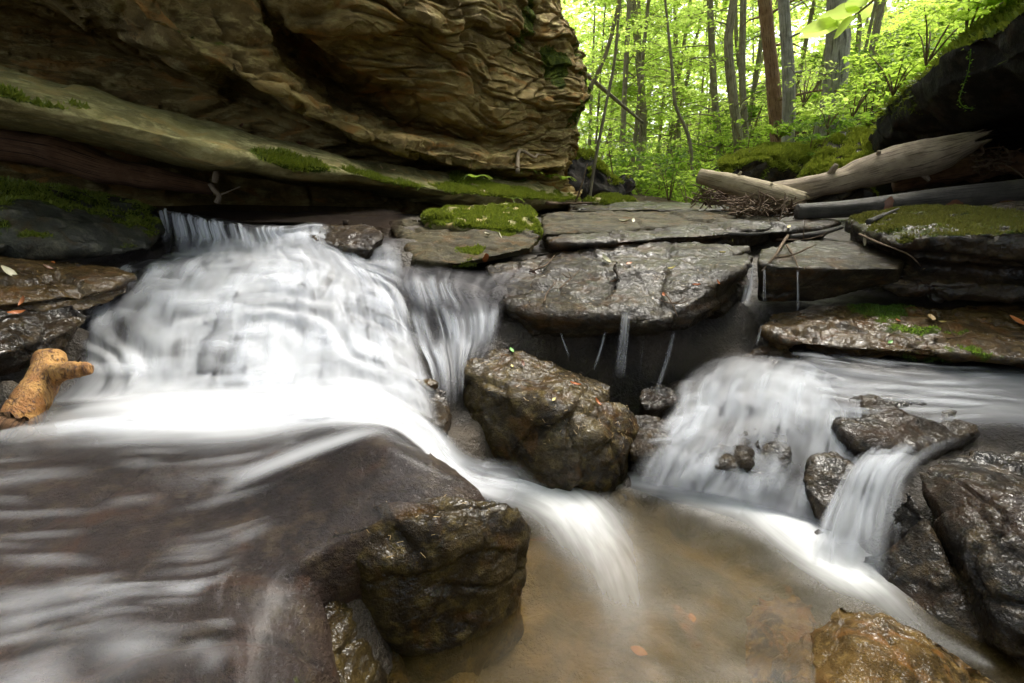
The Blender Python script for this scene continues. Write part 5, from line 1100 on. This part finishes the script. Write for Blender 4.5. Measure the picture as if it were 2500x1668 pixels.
# ------------------------------------------------------------------ trickles from the ledges
def trickle(label, a, b, w0, w1, Y0, Y1, foam=.6, seed=0):
    rows = []
    for t in np.linspace(0, 1, 6):
        px = a[0] + (b[0] - a[0]) * (t ** 1.3); py = a[1] + (b[1] - a[1]) * t; w = w0 + (w1 - w0) * t; Yd = Y0 + (Y1 - Y0) * (t ** 1.5)
        rows.append([(px - w / 2, py, Yd, foam * .15), (px - w / 6, py, Yd - .012, foam), (px + w / 6, py, Yd - .012, foam), (px + w / 2, py, Yd, foam * .15)])
    o = sheet('trickle', rows, 16, 40, M_TRICKLE, label, bed=None, disp=.003, fu=50, edge=(.5, .5, .10, .35), seed=60 + seed, alpha=.75, low=.002)
    o['group'] = 'trickles off the ledges'
for k, t in enumerate([((1370, 812), (1392, 874), 8, 10, 2.80, 2.66, .5), ((1476, 808), (1447, 908), 12, 14, 2.80, 2.62, .55), ((1528, 755), (1512, 928), 34, 40, 2.74, 2.58, .7), ((1572, 812), (1560, 935), 6, 8, 2.80, 2.62, .3),
                       ((1645, 806), (1588, 990), 16, 18, 2.84, 2.5, .55), ((1836, 640), (1815, 752), 30, 44, 3.26, 3.0, .5), ((1866, 655), (1866, 748), 8, 10, 3.14, 3.08, .5), ((1948, 658), (1948, 768), 8, 11, 3.14, 3.06, .6),
                       ((1858, 790), (1845, 842), 14, 20, 2.96, 2.86, .5), ((1735, 553), (1742, 572), 26, 30, 4.9, 4.6, .5), ((1780, 556), (1774, 572), 14, 16, 4.8, 4.6, .5)]):
    trickle('thin thread of water dropping off a ledge', *t, seed=k)

# ------------------------------------------------------------------ fallen leaves, twigs, needles: dropped onto what lies below
dg = bpy.context.evaluated_depsgraph_get(); dg.update()
def hit(px, py, skip=('water', 'cascade', 'trickle', 'foam', 'film', 'curtain', 'channel', 'spout', 'pool')):
    o = Vector((0, 0, CAM_H)); d = Vector(ray(px, py)).normalized()
    for _ in range(12):
        ok, loc, nrm, idx, ob, mt = scene.ray_cast(dg, o, d)
        if not ok: return None
        if any(s in ob.name for s in skip) and ob.name.split('.')[0] != 'stream_bed': o = loc + d * .002; continue
        if nrm.dot(d) > 0: nrm = -nrm
        return loc, nrm, ob
    return None
def flat_leaf_mat(name, a, b):
    g = NG(name); p = g.pos(); c = g.mix(g.noise(p, 60, 3, .6), a, b)
    return g.end(g.n('BsdfPrincipled', None, Base_Color=c, Roughness=.45))
LM = {'orange': flat_leaf_mat('orange_dead_leaf', (.35, .09, .02), (.45, .16, .04)), 'tan': flat_leaf_mat('tan_dead_leaf', (.40, .26, .11), (.52, .38, .19)), 'green': flat_leaf_mat('green_fallen_leaf', (.08, .28, .03), (.14, .36, .05)),
      'yellow': flat_leaf_mat('yellow_fallen_leaf', (.45, .36, .08), (.55, .46, .16)), 'brown': flat_leaf_mat('brown_dead_leaf', (.12, .05, .025), (.22, .10, .05)), 'sunken': flat_leaf_mat('sunken_dead_leaf', (.20, .075, .02), (.28, .12, .035)), 'cream': flat_leaf_mat('cream_fallen_leaf', (.50, .47, .30), (.60, .56, .40))}
def leaf_mesh(curl, asp, mat):
    n = 7; V, Fq = [], []
    for i in range(n):
        t = i / (n - 1); w = asp * math.sin(math.pi * min(1, t * .9 + .06)) * .5; z = curl * (t - .5) ** 2
        V += [(-w, t - .5, z + curl * w), (0, t - .5, z - .03), (w, t - .5, z + curl * w)]
    for i in range(n - 1):
        for k in (0, 1): a = i * 3 + k; Fq.append([a, a + 1, a + 4, a + 3])
    return mesh_np('leaf', np.array(V), np.array(Fq), mat, True, origin=(0, 0, 0), mesh_only=True)
LMESH = {(c, k): leaf_mesh([.3, .9, -.4][k], [.5, .38, .6][k], m) for c, m in LM.items() for k in range(3)}
WHERE = {'central_boulder': 'the big central boulder', 'ledge_slab': 'the wet overhanging ledge', 'olive_slab': 'the olive slab', 'lower_shelf': 'the rust-stained shelf', 'wedge_slab': 'the wedge slab', 'right_moss_ledge': 'the moss ledge', 'mossy_slab': 'the long mossy slab',
         'flat_slab': 'the flat slab', 'left_terrace': 'the ochre terrace', 'moss_boulder': 'the moss-draped boulder', 'left_moss_rock': 'the grey-green rock', 'stream_bed': 'the stream bed', 'front_boulder': 'the front boulder', 'left_step_rock': 'the stepped dark rock'}
def drop_leaf(px, py, size, c, k=0, lab=None):
    h = hit(px, py)
    if not h: return
    loc, nrm, ob = h
    o = bpy.data.objects.new('fallen_leaf', LMESH[(c, k)]); link(o)
    q = nrm.to_track_quat('Z', 'Y'); o.rotation_euler = (q @ Matrix.Rotation(rng.uniform(0, 6.28), 4, 'Z').to_quaternion()).to_euler()
    o.location = loc + nrm * (.006 + size * .06); o.scale = (size, size, size)
    w = WHERE.get(ob.name.split('.')[0], 'the ' + (ob.parent.name if ob.parent else ob.name).split('.')[0].replace('_', ' '))
    tag(o, lab or f'{c} fallen leaf lying on {w}', 'leaf', f'{c} leaves on {w}')
for a in [(1248, 858, .05, 'green', 0, 'bright green leaf on top of the big central boulder'), (1186, 630, .10, 'orange', 2, 'upright orange leaf at the edge of the olive slab'), (20, 668, .09, 'cream', 0, 'cream leaf on the ochre terrace'), (125, 634, .07, 'orange', 1),
          (2118, 584, .10, 'cream', 0, 'pale folded leaf on the wedge slab'), (2270, 780, .09, 'tan', 0, 'curled tan leaf on the rust-stained shelf'), (2480, 788, .10, 'orange', 0), (2172, 838, .04, 'green', 0, 'tiny green leaf on the lip of the shelf'), (1478, 640, .11, 'cream', 1), (1535, 646, .05, 'orange', 0),
          (1403, 944, .06, 'orange', 1), (1455, 985, .05, 'orange', 1), (1352, 978, .03, 'yellow', 0), (1250, 897, .03, 'yellow', 0), (1275, 892, .05, 'brown', 1), (1045, 543, .10, 'tan', 1), (1190, 578, .09, 'cream', 1), (1218, 575, .06, 'cream', 0), (1524, 545, .10, 'cream', 1), (1545, 540, .07, 'cream', 0),
          (1160, 457, .13, 'brown', 0), (1180, 470, .10, 'tan', 0), (2170, 500, .16, 'brown', 2), (2330, 500, .18, 'brown', 2), (2460, 492, .16, 'brown', 0), (1925, 556, .06, 'yellow', 0), (1785, 588, .05, 'yellow', 0), (1763, 620, .05, 'yellow', 1), (1700, 700, .05, 'orange', 1), (1620, 725, .05, 'orange', 1),
          (1750, 690, .04, 'orange', 0), (1640, 660, .06, 'yellow', 1), (40, 770, .07, 'orange', 1), (60, 740, .06, 'orange', 1), (115, 655, .05, 'brown', 0), (1850, 690, .03, 'tan', 1), (2300, 790, .04, 'yellow', 1), (2190, 788, .05, 'orange', 1), (1500, 690, .05, 'brown', 1), (1300, 665, .06, 'brown', 1), (590, 312, .10, 'brown', 1), (730, 350, .10, 'brown', 0), (960, 420, .08, 'tan', 1), (930, 412, .07, 'tan', 0)]:
    drop_leaf(*a)
for px, py, sz in [(1560, 1590, .06), (1690, 1510, .045), (1465, 1335, .045)]: drop_leaf(px, py, sz, 'sunken', 2, 'orange leaf lying sunken on the floor of the brown pool')
h = hit(2440, 908)
def twig(label, pix, r, mat=M_TWIG, lift=.01, forks=0, name='twig', group=None):
    P = []
    for px, py in pix:
        h = hit(px, py)
        if h: P.append(np.array(h[0] + h[1] * lift))
    if len(P) < 2: return
    # do not follow deep gaps: keep depth near the first point
    P = [p for p in P if abs(p[1] - P[0][1]) < 1.2]
    if len(P) < 2: return
    parts = [tube(P, np.linspace(r, r * .4, len(P)), 6, 14, .15, 20, 3)]
    for k in range(forks):
        b = P[len(P) // 2]; d = rng.normal(0, 1, 3); d[2] = abs(d[2]) * .5; d /= np.linalg.norm(d); parts.append(tube([b, b + d * r * 9, b + d * r * 18 + [0, 0, r * 3]], [r * .6, r * .4, r * .2], 5, 6))
    tube_obj(name, parts, mat, label, 'twig', group)
twig('forked dry twig hanging over the lip of the wedge slab', [(1930, 575), (1905, 610), (1885, 640), (1868, 655)], .014, forks=2, lift=.03)
twig('short bent twig over the middle of the wedge slab lip', [(1920, 605), (1935, 630), (1945, 655)], .008, forks=1, lift=.02)
twig('long pale twig arching down the side of the moss ledge', [(2108, 572), (2170, 595), (2215, 615), (2245, 650)], .008, lift=.03)
twig('pale twigs lying flat above the wedge slab', [(1895, 580), (1960, 580), (2005, 573)], .010, forks=2, lift=.02)
twig('dark root curving along the edge of the moss carpet', [(2120, 548), (2160, 530), (2195, 515)], .022, M_LOG3, lift=.02)
twig('orange pine twig on the wet ledge beside the dark hollow', [(1328, 745), (1335, 720), (1350, 690)], .006, lift=.02)
twig('spray of orange pine needles on the ledge', [(1370, 710), (1395, 685), (1415, 660)], .005, lift=.02, forks=4)
twig('rusty pine sprig drooping over the right side of the ledge', [(1625, 725), (1640, 745), (1650, 775)], .006, lift=.02, forks=4)
twig('brown twig lying across the ledge top', [(1290, 665), (1330, 655), (1355, 630)], .008, lift=.02)
twig('thin reddish twig on the rust-stained shelf', [(2120, 860), (2160, 830), (2195, 808)], .005, lift=.01)
twig('reddish twig tangle on the shelf beside dark moss', [(2280, 830), (2330, 825), (2370, 812)], .006, lift=.01, forks=3)
twig('fallen branch lying behind the moss-draped boulder', [(1330, 495), (1400, 493), (1450, 496)], .03, lift=.04, forks=1)
twig('curved bare root looping over the long slab', [(1245, 405), (1262, 392), (1290, 390), (1310, 402), (1330, 388)], .028, M_LOG, lift=.15)
twig('dry twig standing on the long slab', [(830, 376), (840, 368), (846, 356)], .008, lift=.03)
# gnarled stick standing at the edge of the upper pool
tube_obj('gnarled_stick', [tube(PYs([(530, 495, 4.35), (535, 478, 4.35), (522, 462, 4.34), (512, 448, 4.33)]), [.03, .022, .022, .02], 8, 16, .35, 14, 2), tube(PYs([(524, 445, 4.33), (528, 425, 4.33), (526, 415, 4.33)]), [.02, .026, .016], 8, 10, .35, 14, 4),
                           tube(PYs([(540, 475, 4.34), (560, 467, 4.34), (586, 456, 4.34)]), [.008, .006, .004], 5, 8)], M_LOG, 'gnarled bare stick standing at the edge of the dark upper pool', 'stick')
# hanging vine on the black overhang
tube_obj('hanging_vine', [tube(PYs([(2370, 120, 5.0), (2365, 170, 5.0), (2350, 215, 5.0), (2342, 245, 5.0), (2355, 262, 5.0), (2380, 265, 5.0)]), [.004] * 6, 5, 30)], M_LEAFD, 'thin leafy vine hanging before the black overhang', 'vine')
vo = bpy.data.objects['hanging_vine']; C = catmull(np.array(PYs([(2370, 120, 5.0), (2365, 170, 5.0), (2350, 215, 5.0), (2342, 245, 5.0), (2355, 262, 5.0), (2380, 265, 5.0)])), 70) + rng.normal(0, .012, (70, 3))
V, Fq = leaf_cloud(C, .022, rng, flat=1.0); mesh_np('foliage', V, Fq, M_LEAFD, False, parent=vo)
# heap of flood debris under the pale log
def debris(label, px0, px1, py0, py1, Yd, n, s):
    parts = []
    for k in range(n):
        c = PY(rng.uniform(px0, px1), rng.uniform(py0, py1), Yd + rng.normal(0, .12)); d = rng.normal(0, 1, 3); d[2] *= .6; d /= np.linalg.norm(d); L = s * rng.uniform(.4, 1.2)
        parts.append(tube([c - d * L / 2, c + rng.normal(0, .02, 3), c + d * L / 2], [.008, .009, .004], 4, cap=False))
    tube_obj('debris_heap', parts, M_TWIG, label, 'debris', kind='stuff')
debris('tangled heap of dry roots behind the pale log', 1700, 1790, 458, 500, 6.5, 90, .35)
debris('matted flood debris under the lower end of the pale log', 1780, 1950, 488, 525, 5.7, 160, .28)
debris('dry twigs and needles caught on the rotten log', 2380, 2480, 365, 420, 5.6, 60, .25)
# overhanging branch of broad leaves
def branch():
    root = empty('leafy_branch', PY(2200, -60, 3.0)); tag(root, 'branch of broad bright green leaves reaching in above the trunks', 'branch')
    tube_obj('twig', [tube(PYs([(2400, -260, 3.0), (2200, -60, 3.0), (2110, 20, 3.0), (2060, 55, 3.0)]), [.012, .009, .006, .003], 6, 20)], M_TWIG, parent=root)
    for (a, b, w) in [((2060, 50), (1938, 75), 26), ((2062, 55), (1955, 88), 26), ((2075, 45), (1985, 40), 30), ((2100, 25), (2010, 30), 30), ((2090, 40), (2020, 95), 26), ((2120, 5), (2050, 5), 34), ((2130, 10), (2100, 45), 26), ((2150, -10), (2085, -30), 36), ((2170, -20), (2150, 30), 30)]:
        p0, p1 = PY(*a, 3.0 + rng.normal(0, .06)), PY(*b, 2.95 + rng.normal(0, .1)); d = p1 - p0; L = np.linalg.norm(d); d /= L; s = np.cross(d, [0, 1.0, .5]); s /= np.linalg.norm(s); wv = w / F * 3.0; up = np.cross(s, d)
        V, Fq = [], []
        for i in range(8):
            t = i / 7; ww = wv * .5 * math.sin(math.pi * (t * .93 + .05)); c = p0 + d * L * t - up * .03 * t * t
            V += [c - s * ww + up * .25 * ww, c, c + s * ww + up * .25 * ww]
        for i in range(7):
            for k in (0, 1): q = i * 3 + k; Fq.append([q, q + 1, q + 4, q + 3])
        mesh_np('leaf', np.array(V), np.array(Fq), M_LEAFY, True, parent=root)
branch()

# ------------------------------------------------------------------ moss fur and needle litter
def moss_fur(rname, n, size, mat, thr=.42, parent=None):
    V, N, mv, Fq = ROCKS[rname]; o = bpy.data.objects[rname]
    fm = mv[Fq].mean(1); a = V[Fq[:, 0]]; e1 = V[Fq[:, 1]] - a; e2 = V[Fq[:, 2]] - a; ar = np.linalg.norm(np.cross(e1, e2), axis=1)
    w = ar * np.clip((fm - thr) / (1 - thr), 0, 1)
    if w.sum() <= 0: return
    i = rng.choice(len(Fq), n, p=w / w.sum()); u = rng.uniform(0, 1, (n, 2))
    C = V[Fq[i, 0]] * (1 - u[:, :1]) * (1 - u[:, 1:]) + V[Fq[i, 1]] * u[:, :1] * (1 - u[:, 1:]) + V[Fq[i, 2]] * u[:, :1] * u[:, 1:] + V[Fq[i, 3]] * (1 - u[:, :1]) * u[:, 1:]
    nn = N[Fq[i, 0]]; s = size * rng.uniform(.4, 1.3, n)[:, None]
    d = nn + rng.normal(0, .55, (n, 3)); d /= np.linalg.norm(d, axis=1, keepdims=True); t = np.cross(d, rng.normal(0, 1, (n, 3))); t /= np.linalg.norm(t, axis=1, keepdims=True) + 1e-9
    VV = np.stack([C - t * s * .3 - nn * s * .2, C + t * s * .3 - nn * s * .2, C + d * s], 1).reshape(-1, 3)
    m = mesh_np('moss', VV, np.arange(3 * n).reshape(n, 3), mat, False, parent=o); m['kind'] = 'stuff'
for nm, n, s, m in [('mossy_slab', 80000, .035, M_MOSS), ('moss_boulder', 26000, .03, M_MOSS), ('right_moss_ledge', 42000, .022, M_MOSSD), ('olive_slab', 8000, .022, M_MOSS), ('mossy_block', 22000, .05, M_MOSS2), ('mossy_ridge', 22000, .05, M_MOSS2),
                    ('rock_overhang', 24000, .07, M_MOSS), ('left_moss_rock', 9000, .025, M_MOSS), ('lower_shelf', 6000, .014, M_LEAFD), ('back_moss_rock', 5000, .05, M_MOSS), ('far_bank_rock', 8000, .07, M_MOSS)]:
    moss_fur(nm, n, s, m)
def needles(rname, n):
    V, N, mv, Fq = ROCKS[rname]; up = np.where(N[:, 2] > .45)[0]; i = rng.choice(up, n); a = rng.uniform(0, 6.28, n)
    t = np.stack([np.cos(a), np.sin(a), np.zeros(n)], 1); nn = N[i]; t = t - nn * (t * nn).sum(1, keepdims=True); t /= np.linalg.norm(t, axis=1, keepdims=True); s = np.cross(nn, t); L = rng.uniform(.004, .012, n)[:, None]
    C = V[i] + nn * .004
    VV = np.stack([C - t * L - s * .0009, C + t * L - s * .0009, C + t * L + s * .0009, C - t * L + s * .0009], 1).reshape(-1, 3)
    m = mesh_np('needle_litter', VV, np.arange(4 * n).reshape(n, 4), LM['tan'], False, parent=bpy.data.objects[rname]); m['kind'] = 'stuff'
for nm, n in [('central_boulder', 130), ('ledge_slab', 300), ('front_boulder', 18), ('lower_shelf', 120), ('olive_slab', 120), ('wedge_slab', 60), ('left_terrace', 80), ('right_moss_ledge', 200)]: needles(nm, n)
